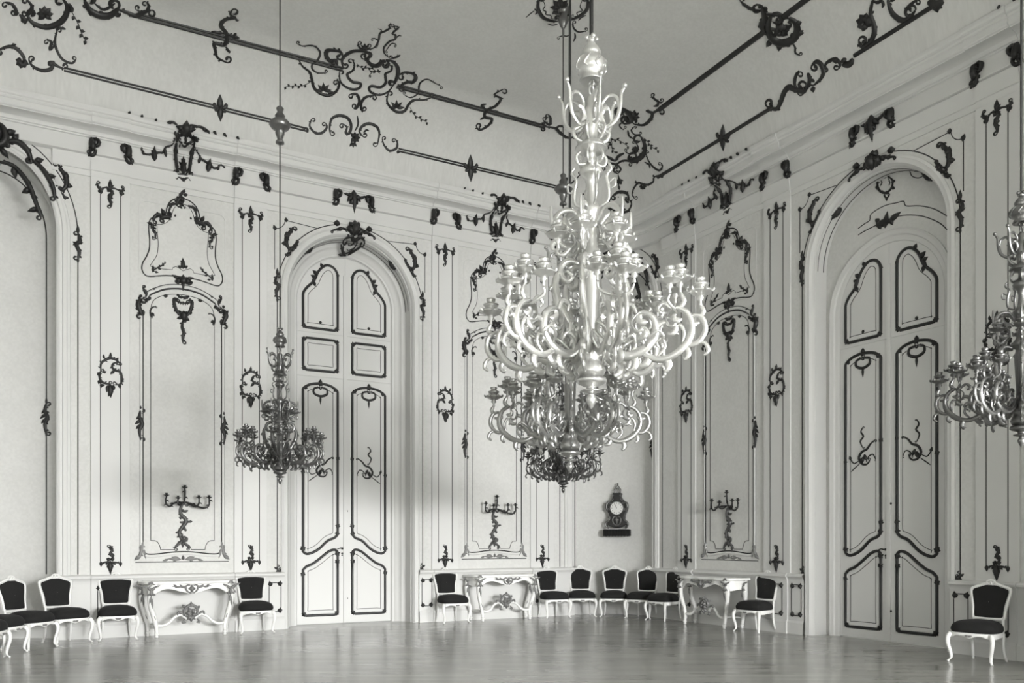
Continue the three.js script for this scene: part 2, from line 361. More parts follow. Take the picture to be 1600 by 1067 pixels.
for (const [a, w, y0, y1] of WINDOWS) {
  const o = new THREE.Group(); o.name = 'window_' + (++winNo); o.userData.kind = 'structure'; scene.add(o);
  const Z = -BACK + 0.2, fr = [];
  for (const s of [-1, 1]) fr.push(box(0.08, y1 - y0, 0.08, a + s * (w / 2 - 0.04), (y0 + y1) / 2, Z));
  fr.push(box(w, 0.08, 0.08, a, y0 + 0.04, Z), box(w, 0.08, 0.08, a, y1 - 0.04, Z));
  mesh('window_frame', fr, M.door, o);
  for (let k = 1; k < 3; k++) mesh('glazing_bar', box(0.05, y1 - y0, 0.05, a - w / 2 + w * k / 3, (y0 + y1) / 2, Z), M.door, o);
  for (let k = 1; k < 5; k++) mesh('glazing_bar', box(w, 0.05, 0.05, a, y0 + (y1 - y0) * k / 5, Z), M.door, o);
  for (let i = 0; i < 3; i++) for (let k = 0; k < 5; k++) mesh('pane', new THREE.PlaneGeometry(w / 3, (y1 - y0) / 5).translate(a - w / 2 + w * (i + 0.5) / 3, y0 + (y1 - y0) * (k + 0.5) / 5, Z), M.glass, o);
}

// ---------------------------------------------------------------- carved motifs, measured from the photograph on the left wall
// zoomed photo coordinates -> metres about a centre line
function motif(strokes, x0, y0, sc, cpx, h = 0) {
  const P = (x, y) => pxA(x0 + x / sc, y0 + y / sc, h);
  let sx = 0, sy = 0, n = 0; for (const s of strokes) for (let i = 1; i < s.length; i += 2) { sx += s[i]; sy += s[i + 1]; n++; }
  const [, ya] = P(sx / n, sy / n - 5), [, yb] = P(sx / n, sy / n + 5), k = (ya - yb) / 10, cu = P(cpx, sy / n)[0];
  return strokes.map((s) => { const o = [s[0] * k]; for (let i = 1; i < s.length; i += 2) { const [u, y] = P(s[i], s[i + 1]); o.push(u - cu, y); } return o; });
}
const carved = (name, strokes, parent, c, { h = 0, flip = 1, fringe = 1.0, hs = 0.55, dy = 0, m = M.gold, surf, bold = 1.45 } = {}) =>
  mesh(name, relief(strokes, surf ?? onWall(h), (x, y) => [c + x * flip, y + dy], 1, { fringe, hs, bold }), m, parent);
const onCornice = (k = 0.02) => (u, y) => {
  const st = FORE.some(([a, b]) => u > a && u < b) ? 0.022 : 0; let e = 0;
  for (let i = 0; i + 1 < upProf.length; i++) if (y >= upProf[i][1] && y <= upProf[i + 1][1]) { const t = (y - upProf[i][1]) / (upProf[i + 1][1] - upProf[i][1] || 1); e = upProf[i][0] + (upProf[i + 1][0] - upProf[i][0]) * t; break; }
  if (y > 8.84) e = 0.375;
  return { p: wallPt(u, y, e + st + k), n: wallN(u) };
};
const goldLine = (name, path, parent, c, w, h = 0, closed = false) => mesh(name, line(path.map(([x, y]) => [c + x, y]), onWall(h), w, 0.5, closed), M.goldLine, parent);

const mPilTop = motif([[-24, 300, 885, 300, 798], [-14, 300, 870, 332, 850], [-14, 300, 870, 282, 848], [12, 222, 885, 260, 870, 300, 880, 340, 880, 388, 905], [18, 188, 828, 200, 865, 222, 885, 225, 905], [-14, 222, 890, 248, 878], [-20, 222, 885, 226, 925], [18, 416, 876, 400, 900, 388, 905, 388, 920], [-14, 388, 900, 368, 884], [-20, 390, 905, 392, 945], [20, 300, 880, 312, 920, 292, 960, 305, 1000, 305, 1034], [-18, 305, 900, 334, 930], [-16, 296, 950, 326, 965], [-14, 300, 985, 320, 1000], [-18, 300, 890, 272, 905], [-16, 302, 925, 276, 945]], 120, 130, 5.336, 302, 0.05);
const mPilMid = motif([[15, 655, 180, 655, 140, 680, 115, 715, 103, 750, 115, 770, 130], [15, 775, 130, 735, 135, 725, 160, 745, 180, 775, 190, 785, 230, 775, 265, 740, 270], [14, 655, 180, 645, 215, 660, 250, 690, 262, 715, 265], [-34, 713, 262, 716, 352], [-20, 700, 270, 690, 318], [-20, 730, 270, 738, 305], [-16, 715, 300, 700, 345], [-14, 675, 108, 670, 78], [-16, 714, 104, 716, 66], [-14, 750, 116, 765, 100], [-22, 650, 215, 635, 190], [-20, 650, 240, 638, 265], [-22, 780, 240, 798, 252], [-18, 660, 262, 655, 290], [-18, 770, 265, 775, 295], [-18, 740, 180, 712, 205], [-16, 668, 195, 690, 185], [-16, 655, 270, 680, 275]], 0, 534, 4, 715, 0.05);
const mPilLow = motif([[12, 722, 208, 738, 232, 725, 262, 742, 280, 722, 300], [10, 665, 322, 700, 312, 725, 316, 755, 314, 790, 320], [-14, 668, 308, 668, 342], [-14, 790, 308, 788, 342], [-22, 725, 300, 726, 390], [-16, 720, 330, 706, 350], [-16, 730, 330, 742, 350], [-16, 725, 300, 700, 290], [-16, 728, 300, 752, 290], [-14, 735, 232, 716, 222], [-14, 728, 262, 752, 270], [-14, 715, 310, 696, 330], [-14, 738, 310, 760, 330]], 0, 800, 4, 727, 0.05);
const mBracket = motif([[30, 150, 455, 198, 478, 192, 518, 165, 505], [52, 138, 452, 145, 520, 156, 565], [30, 160, 540, 170, 575, 145, 602, 112, 590], [-26, 160, 520, 205, 528], [-24, 162, 555, 185, 575], [-22, 130, 560, 112, 600]], 120, 130, 5.336, 145, 0.1);
const mFestoon = motif([[14, 165, 330, 200, 390, 270, 405, 330, 390, 400, 380, 450, 380, 480, 330, 550, 320, 580, 290], [-34, 340, 492, 338, 308], [-24, 295, 355, 385, 400], [-24, 295, 410, 385, 370], [-20, 490, 440, 470, 320], [-18, 205, 415, 185, 340], [14, 840, 370, 900, 420, 940, 470, 1000, 500, 1050, 520, 1100, 580, 1160, 570, 1180, 540, 1240, 560], [-34, 1025, 632, 1055, 465], [-24, 1000, 510, 1085, 550], [-24, 1005, 560, 1080, 520], [-20, 905, 522, 930, 430], [-18, 1150, 610, 1170, 540]], 200, 190, 8.2, 712, 0.1);
const mLantern = motif([[30, 600, 225, 605, 340, 615, 450, 625, 560, 630, 640], [28, 828, 285, 812, 400, 800, 500, 790, 600, 785, 650], [44, 580, 240, 605, 228, 630, 262], [44, 800, 282, 830, 275, 850, 305], [40, 605, 320, 610, 400], [40, 815, 350, 808, 430], [24, 625, 290, 680, 320, 720, 330, 780, 310, 815, 290], [-26, 712, 240, 712, 330], [-54, 710, 655, 710, 415], [-28, 700, 622, 642, 560], [-28, 720, 622, 775, 580], [-24, 705, 540, 648, 478], [-24, 715, 540, 755, 490], [-20, 708, 480, 682, 440], [-20, 712, 480, 735, 445], [24, 598, 628, 640, 640, 700, 642, 760, 655, 818, 665], [24, 630, 670, 680, 690, 712, 715, 750, 690, 800, 690], [-34, 712, 680, 712, 735]], 200, 190, 8.2, 712, 0.16);
const mSprig = motif([[-64, 705, 195, 720, -5], [-42, 690, 120, 575, 70], [-42, 720, 110, 845, 60], [-36, 690, 110, 605, 135], [-36, 720, 120, 835, 115], [-32, 700, 120, 635, 190], [-32, 730, 120, 790, 215], [-30, 710, 130, 742, 195], [18, 600, 60, 540, 22, 465, 25], [18, 800, 80, 880, 80, 940, 100, 985, 125], [-24, 920, 80, 960, 152], [-22, 975, 120, 1012, 172], [-22, 1058, 130, 1100, 185], [-22, 1182, 158, 1232, 215], [-22, 1355, 200, 1388, 250], [-24, 520, 15, 470, 40], [-22, 310, -20, 340, 10], [-22, 130, -70, 160, -40], [-22, -30, -105, -5, -78]], 200, 190, 8.2, 712, 0.33);
const half = (s) => mirrorX(s);
const mCartTop = [...motif([[36, 500, 205, 520, 160, 548, 140, 572, 158], [-40, 568, 195, 548, 100], [24, 545, 150, 552, 90, 588, 58, 575, 90], [-26, 572, 105, 632, 98], [-22, 545, 105, 530, 80], [-30, 560, 230, 572, 205], [-22, 560, 240, 540, 250], [-22, 584, 240, 602, 250]], 205, 290, 7.11, 572),
  ...half(motif([[22, 405, 212, 450, 205, 520, 200], [16, 412, 305, 430, 240, 462, 210], [-22, 440, 222, 398, 208], [-20, 470, 205, 452, 182], [34, 320, 372, 360, 350, 410, 350, 440, 330], [-34, 372, 335, 330, 250], [-26, 400, 350, 422, 308], [-24, 420, 350, 448, 330], [28, 240, 402, 255, 350, 290, 322, 330, 332, 350, 352], [-26, 240, 432, 168, 408], [-20, 230, 420, 214, 482], [20, 245, 430, 240, 500, 265, 520, 262, 595], [-18, 240, 522, 292, 522], [-16, 245, 560, 228, 580], [-18, 250, 480, 275, 470], [-16, 478, 345, 492, 318]], 205, 290, 7.11, 572))];
const mCartLow = [...motif([[-64, 640, 165, 645, 28], [-42, 620, 110, 535, 110], [-42, 660, 110, 765, 125], [-32, 600, 85, 500, 32], [-32, 680, 85, 778, 72], [-32, 640, 120, 642, 238], [22, 540, 110, 580, 135, 610, 100], [22, 670, 110, 720, 152, 762, 122], [-26, 620, 90, 585, 55], [-26, 665, 90, 690, 60]], 205, 425, 7.906, 642),
  ...motif([[-34, 572, 925, 570, 798], [-26, 560, 912, 508, 888], [-26, 585, 912, 628, 890], [-18, 568, 850, 540, 830], [-18, 575, 840, 592, 850]], 205, 290, 7.11, 572),
  ...half(motif([[12, 240, 942, 290, 910, 330, 890, 378, 858], [-22, 235, 965, 240, 878], [-18, 290, 912, 330, 932], [-16, 320, 900, 300, 878], [-16, 345, 880, 362, 892], [-18, 255, 955, 300, 965], [-14, 350, 875, 345, 852]], 205, 290, 7.11, 572))];
const mShoulder = half(motif([[44, 132, 545, 110, 470, 88, 410, 102, 360, 132, 332], [26, 182, 332, 190, 270, 165, 230, 143, 182], [-30, 140, 305, 95, 285], [30, 170, 345, 215, 332, 242, 310], [-26, 190, 240, 165, 222], [-26, 90, 360, 62, 350], [-24, 92, 400, 66, 412], [-30, 140, 460, 160, 540], [-26, 270, 225, 290, 195]], 205, 425, 7.906, 642));
const mShell = [...half(motif([[30, 585, 335, 530, 332, 540, 420, 575, 500, 612, 542], [-26, 535, 400, 505, 402], [-26, 555, 470, 530, 490], [-22, 600, 350, 580, 392], [-18, 618, 362, 610, 405], [-16, 640, 360, 642, 412], [-30, 620, 520, 590, 470], [-30, 632, 560, 562, 574], [24, 575, 282, 615, 312, 642, 304], [-24, 580, 300, 575, 268]], 205, 425, 7.906, 642)),
  ...motif([[-66, 650, 475, 655, 625], [-34, 660, 560, 724, 602], [30, 640, 595, 630, 680, 652, 750, 640, 800, 638, 872], [-20, 640, 690, 662, 720], [-18, 650, 750, 625, 790], [-16, 640, 800, 662, 820]], 205, 425, 7.906, 642)];
const mInner = half(motif([[14, 245, 562, 235, 500, 255, 440, 312, 425], [-26, 250, 500, 290, 548], [-22, 240, 520, 268, 560], [-30, 398, 295, 462, 297], [-18, 430, 300, 430, 275]], 205, 425, 7.906, 642));
const mPanelLow = half(motif([[26, 898, 180, 888, 250, 868, 296], [-32, 885, 270, 845, 302], [-22, 900, 225, 918, 295], [-20, 890, 200, 878, 240], [-24, 1150, 300, 1150, 268], [-24, 1142, 295, 1045, 292], [-22, 1130, 290, 1075, 280], [-18, 1060, 295, 1020, 305], [-18, 1110, 300, 1085, 310]], 0, 800, 4, 1150));
const mCrown = motif([[-64, 815, 255, 822, 88], [-42, 795, 205, 738, 158], [-42, 838, 205, 885, 168], [-42, 800, 165, 768, 108], [-38, 840, 165, 862, 108], [40, 742, 182, 780, 190, 800, 240], [40, 868, 182, 880, 205, 840, 240], [18, 740, 182, 690, 175, 650, 182, 588, 196], [-28, 700, 172, 638, 192], [-22, 665, 195, 650, 168], [18, 880, 192, 930, 215, 970, 235, 1022, 262], [-32, 900, 222, 945, 200], [-26, 955, 250, 980, 218]], 420, 330, 6.4, 812);
const mMask = motif([[34, 718, 262, 770, 252, 810, 282, 860, 262, 912, 292], [22, 698, 295, 740, 350, 772, 382], [22, 902, 322, 850, 350, 800, 378], [14, 725, 298, 745, 350, 785, 362, 830, 340, 850, 300], [10, 762, 302, 790, 312, 822, 302], [9, 766, 332, 795, 345, 826, 330], [-34, 770, 365, 768, 400], [-28, 745, 395, 752, 452], [-28, 708, 420, 782, 412], [-22, 715, 400, 775, 440], [-22, 778, 396, 712, 436]], 420, 330, 6.4, 795);
const mSpandrel = motif([[28, 1400, 368, 1432, 430, 1460, 490, 1455, 560, 1412, 596], [22, 1360, 478, 1392, 560, 1422, 602], [-36, 1452, 500, 1462, 430], [-30, 1460, 540, 1504, 556], [-34, 1400, 560, 1440, 600], [20, 1420, 600, 1442, 640, 1476, 648], [-24, 1372, 510, 1358, 466], [-26, 1410, 430, 1432, 400], [-30, 1380, 540, 1400, 590]], 420, 330, 6.4, 0).map((s) => { const cu = pxA(420, 330 + 500 / 6.4)[0]; return s.map((v, i) => (i % 2 ? v + cu - CA : v)); });
const mDrop = [[0.05, 0, 6.62, 0.035, 6.5, -0.02, 6.42, 0.02, 6.3, 0, 6.18], [-0.04, 0, 6.6, 0, 6.76], [-0.04, 0, 6.45, 0.08, 6.47], [-0.04, 0, 6.42, -0.08, 6.46], [-0.035, 0, 6.35, 0.06, 6.33], [-0.03, 0, 6.2, 0, 6.1]];
const mHook = [[0.03, 0, 1.18, -0.01, 1.1, -0.06, 1.08, -0.07, 1.13], [-0.03, 0, 1.12, 0.06, 1.16], [-0.025, -0.02, 1.1, 0.03, 1.06]];
const mSlim = [[0.05, 0, 3.72, -0.02, 3.6, 0.02, 3.48, -0.02, 3.36, 0, 3.2], [-0.04, 0, 3.62, -0.08, 3.55], [-0.04, 0, 3.55, -0.1, 3.46], [-0.04, -0.01, 3.46, -0.08, 3.38], [-0.035, 0, 3.5, 0.05, 3.44], [-0.03, 0, 3.3, 0, 3.12], [-0.03, 0, 3.7, 0, 3.84]];
const mThree = motif([[-28, 595, 105, 600, 258], [-22, 590, 140, 555, 185], [-22, 602, 140, 640, 188], [-20, 594, 170, 570, 210], [-20, 600, 170, 622, 205], [12, 535, 132, 565, 142, 590, 130], [12, 605, 142, 640, 162, 668, 150]], 400, 267, 4, 597, 0.08);
// cresting of the corner niches, about the arch's crown
const mCrest = [...mirrorX([[0.07, 0.02, 8.02, -0.1, 8.0, -0.2, 8.12, -0.16, 8.3, -0.04, 8.36], [0.06, -0.2, 8.08, -0.36, 8.12, -0.5, 8.02, -0.56, 7.86], [-0.1, -0.1, 8.05, -0.05, 8.4], [-0.07, -0.2, 8.2, -0.34, 8.3], [-0.06, -0.3, 8.12, -0.38, 8.26], [0.05, -0.56, 7.88, -0.72, 7.76, -0.86, 7.52, -0.9, 7.3], [-0.06, -0.6, 7.85, -0.74, 7.92], [-0.05, -0.78, 7.65, -0.92, 7.68], [-0.06, -0.12, 7.98, -0.24, 7.82], [-0.05, -0.05, 7.95, -0.08, 7.75], [0.05, -0.08, 7.74, -0.3, 7.72, -0.5, 7.5, -0.62, 7.2, -0.7, 6.95], [-0.06, -0.3, 7.7, -0.34, 7.52], [-0.06, -0.55, 7.4, -0.42, 7.3], [-0.05, -0.66, 7.1, -0.5, 7.02]]), [-0.12, 0, 8.05, 0, 8.52], [-0.12, 0, 8.0, 0, 7.6]];

// ---------------------------------------------------------------- wall decoration
const cartPath = (() => {
  const h = catmull([[0, 7.73], [0.12, 7.70], [0.22, 7.62], [0.27, 7.5], [0.29, 7.4], [0.36, 7.335], [0.46, 7.32], [0.54, 7.25], [0.565, 7.1], [0.55, 6.9], [0.555, 6.74], [0.6, 6.6], [0.66, 6.48], [0.675, 6.37], [0.63, 6.28], [0.54, 6.26], [0.28, 6.315], [0, 6.33]], 68);
  return [...h, ...h.slice(1, -1).reverse().map(([x, y]) => [-x, y])];
})();
const cartInner = (() => {
  const h = [...catmull([[0, 7.63], [0.09, 7.6], [0.16, 7.5], [0.2, 7.36], [0.26, 7.26], [0.36, 7.2], [0.43, 7.19]], 24), ...catmull([[0.43, 7.19], [0.425, 7.05], [0.41, 6.85], [0.43, 6.66], [0.5, 6.52], [0.545, 6.44]], 20).slice(1), [0.4, 6.42], [0.18, 6.43], [0.17, 6.47], [0.12, 6.5], [0.05, 6.47], [0, 6.44]];
  return [...h, ...h.slice(1, -1).reverse().map(([x, y]) => [-x, y])];
})();
const frameTop = catmull([[-0.6, 5.83], [-0.58, 5.93], [-0.5, 6.0], [-0.28, 6.11], [0, 6.15], [0.28, 6.11], [0.5, 6.0], [0.58, 5.93], [0.6, 5.83]], 48);
const frameFoot = catmull([[-0.665, 1.62], [-0.655, 1.48], [-0.6, 1.42], [-0.45, 1.415], [-0.2, 1.445], [0, 1.455], [0.2, 1.445], [0.45, 1.415], [0.6, 1.42], [0.655, 1.48], [0.665, 1.62]], 44);
const innerLine = [...vline(-0.53, 1.66, 5.62), ...catmull([[-0.53, 5.66], [-0.51, 5.8], [-0.43, 5.9], [-0.25, 5.985], [0, 6.015], [0.25, 5.985], [0.43, 5.9], [0.51, 5.8], [0.53, 5.66]], 32), ...vline(0.53, 5.62, 1.66), ...catmull([[0.53, 1.65], [0.44, 1.64], [0.39, 1.57], [0.37, 1.49]], 9), [0.36, 1.49], [0.15, 1.49], ...catmull([[0.14, 1.49], [0.1, 1.57], [0, 1.6], [-0.1, 1.57], [-0.14, 1.49]], 12), [-0.36, 1.49], ...catmull([[-0.37, 1.49], [-0.39, 1.57], [-0.44, 1.64], [-0.53, 1.65]], 9)];
const frameLines = {
  outerL: [...vline(-0.705, 1.45, 5.6)], outerR: [...vline(0.705, 1.45, 5.6)],
};
const rrect = (w, y0, y1, r) => { const p = []; for (const [cx, cy, a] of [[w - r, y1 - r, 0], [-w + r, y1 - r, 1], [-w + r, y0 + r, 2], [w - r, y0 + r, 3]]) for (let i = 0; i <= 5; i++) { const t = (a + i / 5) * Math.PI / 2; p.push([cx + r * Math.cos(t), cy + r * Math.sin(t)]); } return p; };
function pilaster(wall, [u0, u1]) {
  const c = (u0 + u1) / 2, w = u1 - u0, e = wallPt(c, 0, 0.025), flatA = u1 < QX + 0.2;
  const g = flatA ? box(w, 6.78, 0.04, c, 4.42, -BA + 0.015, 0.004) : box(0.04, 6.78, w, AB - 0.015, 4.42, e.z, 0.004);
  const p = mesh('pilaster', g, M.trim, wall);
  for (const s of [-1, 1]) goldLine('gilt_line', vline(s * 0.155, 1.27, 7.56), p, c, 0.014, 0.035);
  carved('capital_ornament', mPilTop, p, c, { h: 0.035 });
  carved('cartouche_ornament', mPilMid, p, c, { bold: 1.1, h: 0.035, flip: c > CA && flatA ? -1 : 1 });
  carved('foot_ornament', mPilLow, p, c, { h: 0.035 });
  return p;
}
function panelBay(wall, c) {
  const f = mesh('panel_frame', [line(vline(-0.66, 1.6, 5.66).map(([x, y]) => [c + x, y]), onWall(), 0.03), line(vline(0.66, 1.6, 5.66).map(([x, y]) => [c + x, y]), onWall(), 0.03), line(frameTop.map(([x, y]) => [c + x, y - 0.035]), onWall(), 0.032), line(frameFoot.map(([x, y]) => [c + x, y]), onWall(), 0.022)], M.gold, wall);
  mesh('frame_moulding', [line(vline(-0.685, 1.5, 5.7).map(([x, y]) => [c + x, y]), onWall(), 0.05, 0.4), line(vline(0.685, 1.5, 5.7).map(([x, y]) => [c + x, y]), onWall(), 0.05, 0.4), line(frameTop.map(([x, y]) => [c + x, y + 0.005]), onWall(), 0.06, 0.4), line(frameFoot.map(([x, y]) => [c + x, y - 0.035]), onWall(), 0.05, 0.4)], M.trim, f);
  mesh('outer_line', [line(frameLines.outerL.map(([x, y]) => [c + x, y]), onWall(), 0.013), line(frameLines.outerR.map(([x, y]) => [c + x, y]), onWall(), 0.013), line(frameTop.map(([x, y]) => [c + x * 1.03, y + 0.04]), onWall(), 0.014), line([[c - 0.78, 1.275], [c, 1.275], [c + 0.78, 1.275]], onWall(), 0.016)], M.goldLine, f);
  mesh('inner_line', line(innerLine.map(([x, y]) => [c + x, y]), onWall(), 0.012, 0.5, true), M.goldLine, f);
  carved('shoulder_ornament', mShoulder, f, c, { hs: 0.7 });
  carved('shell_ornament', mShell, f, c);
  carved('line_ornament', mInner, f, c);
  carved('foot_ornament', mPanelLow, f, c, { m: M.carve, bold: 0.85, fringe: 0.6 });
  for (const s of [-1, 1]) carved('side_ornament', mSlim, f, c + s * 0.69, { flip: s === 1 ? -1 : 1, dy: 0.2 });
  const k = mesh('cartouche_frame', line(cartPath.map(([x, y]) => [c + x, y]), onWall(), 0.022, 0.6, true), M.gold, wall);
  mesh('inner_line', line(cartInner.map(([x, y]) => [c + x, y]), onWall(), 0.011, 0.5, true), M.goldLine, k);
  mesh('border_groove', line(rrect(0.72, 6.27, 7.56, 0.12).map(([x, y]) => [c + x, y]), onWall(), 0.014, 0.5, true), M.trim, k);
  carved('crest_ornament', mCartTop, k, c, { hs: 0.7 });
  carved('lower_ornament', mCartLow, k, c);
  // on the cornice above the panel
  carved('festoon', mFestoon, cornice, c, { surf: onCornice(0.015), hs: 0.7, bold: 2.1 });
  carved('lantern_ornament', mLantern, cornice, c, { surf: onCornice(0.03), hs: 0.8 });
  carved('palmette_sprig', mSprig, cornice, c, { surf: onCornice(0.02), bold: 1.9 });
}
function dadoPanel(parent, c, w, h) {
  const q = 0.05, p = dense([[-w + q, 0.33], [w - q, 0.33], [w - q, 0.33 + q], [w, 0.33 + q], [w, 0.87 - q], [w - q, 0.87 - q], [w - q, 0.87], [-w + q, 0.87], [-w + q, 0.87 - q], [-w, 0.87 - q], [-w, 0.33 + q], [-w + q, 0.33 + q]], 0.05);
  const f = mesh('dado_frame', line(p.map(([x, y]) => [c + x, y]), onWall(h), 0.016, 0.5, true), M.goldLine, parent);
  const s = []; for (const sx of [-1, 1]) for (const y of [0.35, 0.85]) s.push([-0.05, sx * (w - q - 0.02), y, sx * (w + 0.03), y + 0.01 * sx], [-0.045, sx * (w - 0.02), y - 0.05, sx * (w - 0.01), y + 0.06]);
  carved('corner_ornament', s, f, c, { h });
}
const quarter = (r, s, a0, a1, n = 16) => Array.from({ length: n + 1 }, (_, i) => { const t = a0 + (a1 - a0) * i / n; return [s * r * Math.cos(t), SPR + r * Math.sin(t)]; });
function archway(wall, c, deep) {
  const prof = deep
    ? [[1.4, 0], [1.4, 0.03], [1.36, 0.05], [1.32, 0.035], [1.29, 0.035], [1.265, 0.0], [1.25, -0.03], [1.25, -0.06], [1.235, -0.07], [1.235, -0.36]]
    : [[1.4, 0], [1.4, 0.03], [1.36, 0.05], [1.32, 0.035], [1.29, 0.035], [1.265, 0.0], [1.25, -0.03], [1.25, -0.06], [1.235, -0.07], [1.215, -0.3], [1.19, -0.33], [1.15, -0.35], [1.13, -0.39], [1.1, -0.42], [1.07, -0.43], [1.03, -0.46], [0.99, -0.46], [0.985, -0.49], [0.972, -0.5], [0.972, -0.56]];
  const rings = prof.map(([r, h]) => archPath(r, SPR).map(([x, y]) => wallPt(c + x, y, h)));
  const a = mesh('arch_surround', grid(rings[0].map((_, i) => rings.map((r) => r[i])), null, 0.5), M.trim, wall);
  for (const s of [-1, 1]) {
    goldLine('gilt_line', [...vline(s * 1.47, 1.1, SPR - 0.05), ...quarter(1.47, s, 0, 1.345)], a, c, 0.018);
    carved('line_finial', [[-0.09, s * 0.33, 7.74, s * 0.32, 7.87], [-0.06, s * 0.3, 7.79, s * 0.4, 7.8]], a, c);
    goldLine('spandrel_line', [[s * 0.7, 7.63], [s * 1.0, 7.65], [s * 1.3, 7.67], ...catmull([[s * 1.32, 7.67], [s * 1.35, 7.58], [s * 1.42, 7.51], [s * 1.5, 7.49]], 8), ...vline(s * 1.52, 7.46, 6.72)], a, c, 0.014);
    carved('line_finial', [[-0.05, s * 1.3, 7.64, s * 1.31, 7.73], [-0.05, s * 1.5, 7.45, s * 1.54, 7.55]], a, c);
    carved('spandrel_ornament', mSpandrel, a, c, { flip: s });
    carved('drop_ornament', mDrop, a, c + s * 1.47, { flip: s });
    carved('hook_ornament', mHook, a, c + s * 1.47, { flip: s });
    dadoPanel(s * (c - CA) >= 0 && c === CA ? base1 : c === CA ? base1 : base2, c + s * 1.53, 0.11, 0.08);
  }
  carved('crown_ornament', mCrown, a, c, { h: 0.05, hs: 0.8 });
  // gilt lines and leaves on the reveal
  const onReveal = (r) => (t, h) => { const x = r * Math.cos(t), y = SPR + r * Math.sin(t), n2 = wallN(c), tt = V(0, 0, 0).crossVectors(V(0, 1, 0), n2); return { p: wallPt(c + x, y, h), n: tt.multiplyScalar(-Math.cos(t)).add(V(0, -Math.sin(t), 0)).normalize() }; };
  const arcT = Array.from({ length: 33 }, (_, i) => Math.PI * i / 32);
  mesh('reveal_line', [deep ? -0.12 : -0.17, deep ? -0.26 : -0.28].map((h, k) => line(arcT.map((t) => [t, h]), onReveal(1.232 - (deep ? 0 : (-h - 0.07) * 0.09)), k ? 0.014 : 0.01)), M.goldLine, a);
  for (const t of [0.8, Math.PI - 0.8]) mesh('reveal_leaf', relief([[-0.09, t - 0.1, -0.16, t + 0.1, -0.1], [-0.07, t, -0.2, t + 0.04, -0.05], [-0.06, t - 0.05, -0.2, t - 0.09, -0.08]], onReveal(1.225), (x, y) => [x, y], 1, { hs: 0.5 }), M.gold, a);
  if (!deep) mesh('mask_ornament', relief(mMask, (u, y) => { const k = THREE.MathUtils.clamp((7.56 - y) / 0.24, -0.1, 1); return { p: wallPt(u, Math.max(y, 7.34), -0.42 * k + 0.02), n: wallN(c).clone().multiplyScalar(0.5).add(V(0, -0.85, 0)).normalize() }; }, (x, y) => [c + x, y], 1, { fringe: 0.6, hs: 0.4 }), M.gold, a);
  carved('bracket', mBracket.map((s) => s.slice()), cornice, c - 0.36, { h: 0.05, hs: 0.9, fringe: 0.4, bold: 1.0 });
  carved('bracket', mBracket, cornice, c + 0.36, { h: 0.05, flip: -1, hs: 0.9, fringe: 0.4, bold: 1.0 });
  carved('pendant_festoon', mThree, cornice, c, { h: 0.05, hs: 0.7 });
  return a;
}
const archA = archway(wallLeft, CA, false), archB = archway(wallRight, UCB, true);
for (const p of PA) { pilaster(wallLeft, p); dadoPanel(base1, (p[0] + p[1]) / 2, 0.2, 0.105); }
for (const p of PB) { pilaster(wallRight, p); dadoPanel(base2, (p[0] + p[1]) / 2, 0.2, 0.105); }
for (const [a, b] of FORE) { carved('bracket', mBracket, cornice, a + 0.02, { h: 0.075, hs: 0.9, fringe: 0.4, bold: 1.0, flip: 1 }); carved('bracket', mBracket, cornice, b - 0.02, { h: 0.075, hs: 0.9, fringe: 0.4, bold: 1.0, flip: -1 }); }
for (const s of [-1, 1]) panelBay(wallLeft, CA + s * 3.13);
panelBay(wallRight, UCB - 3.29); panelBay(wallRight, UCB + 3.2);
// niches
for (const n of [nicheL, nicheR]) {
  mesh('gilt_line', line(n.arc(0.32).filter(([, y]) => y > 1.05), onWall(), 0.018), M.goldLine, n.w);
  const inn = n.arc(-0.14).filter(([, y]) => y > 1.0);
  const inSurf = (u, y) => ({ p: wallPt(u, y, n.dep(u)), n: wallN(u) });
  mesh('gilt_line', line(inn, inSurf, 0.022), M.gold, n.w);
  carved('crest_ornament', mCrest, n.w, n.um, { h: 0.06, hs: 0.8, bold: 1.7 });
  for (const s of [-1, 1]) {
    carved('side_ornament', mSlim, n.w, n.um + s * (n.hw - 0.14), { surf: inSurf, flip: s === 1 ? 1 : -1, dy: 0.25 });
    carved('drop_ornament', mDrop, n.w, n.um + s * (n.hw + 0.32), { flip: s, dy: 0.2 });
    const q = n.um + s * (n.hw + 0.36);
    carved('spandrel_ornament', mSpandrel.map((t) => t.map((v, i) => (i % 2 ? v - 1.25 : v))), n.w, n.um + s * (n.hw + 0.1), { flip: s, dy: 0.35 });
  }
}
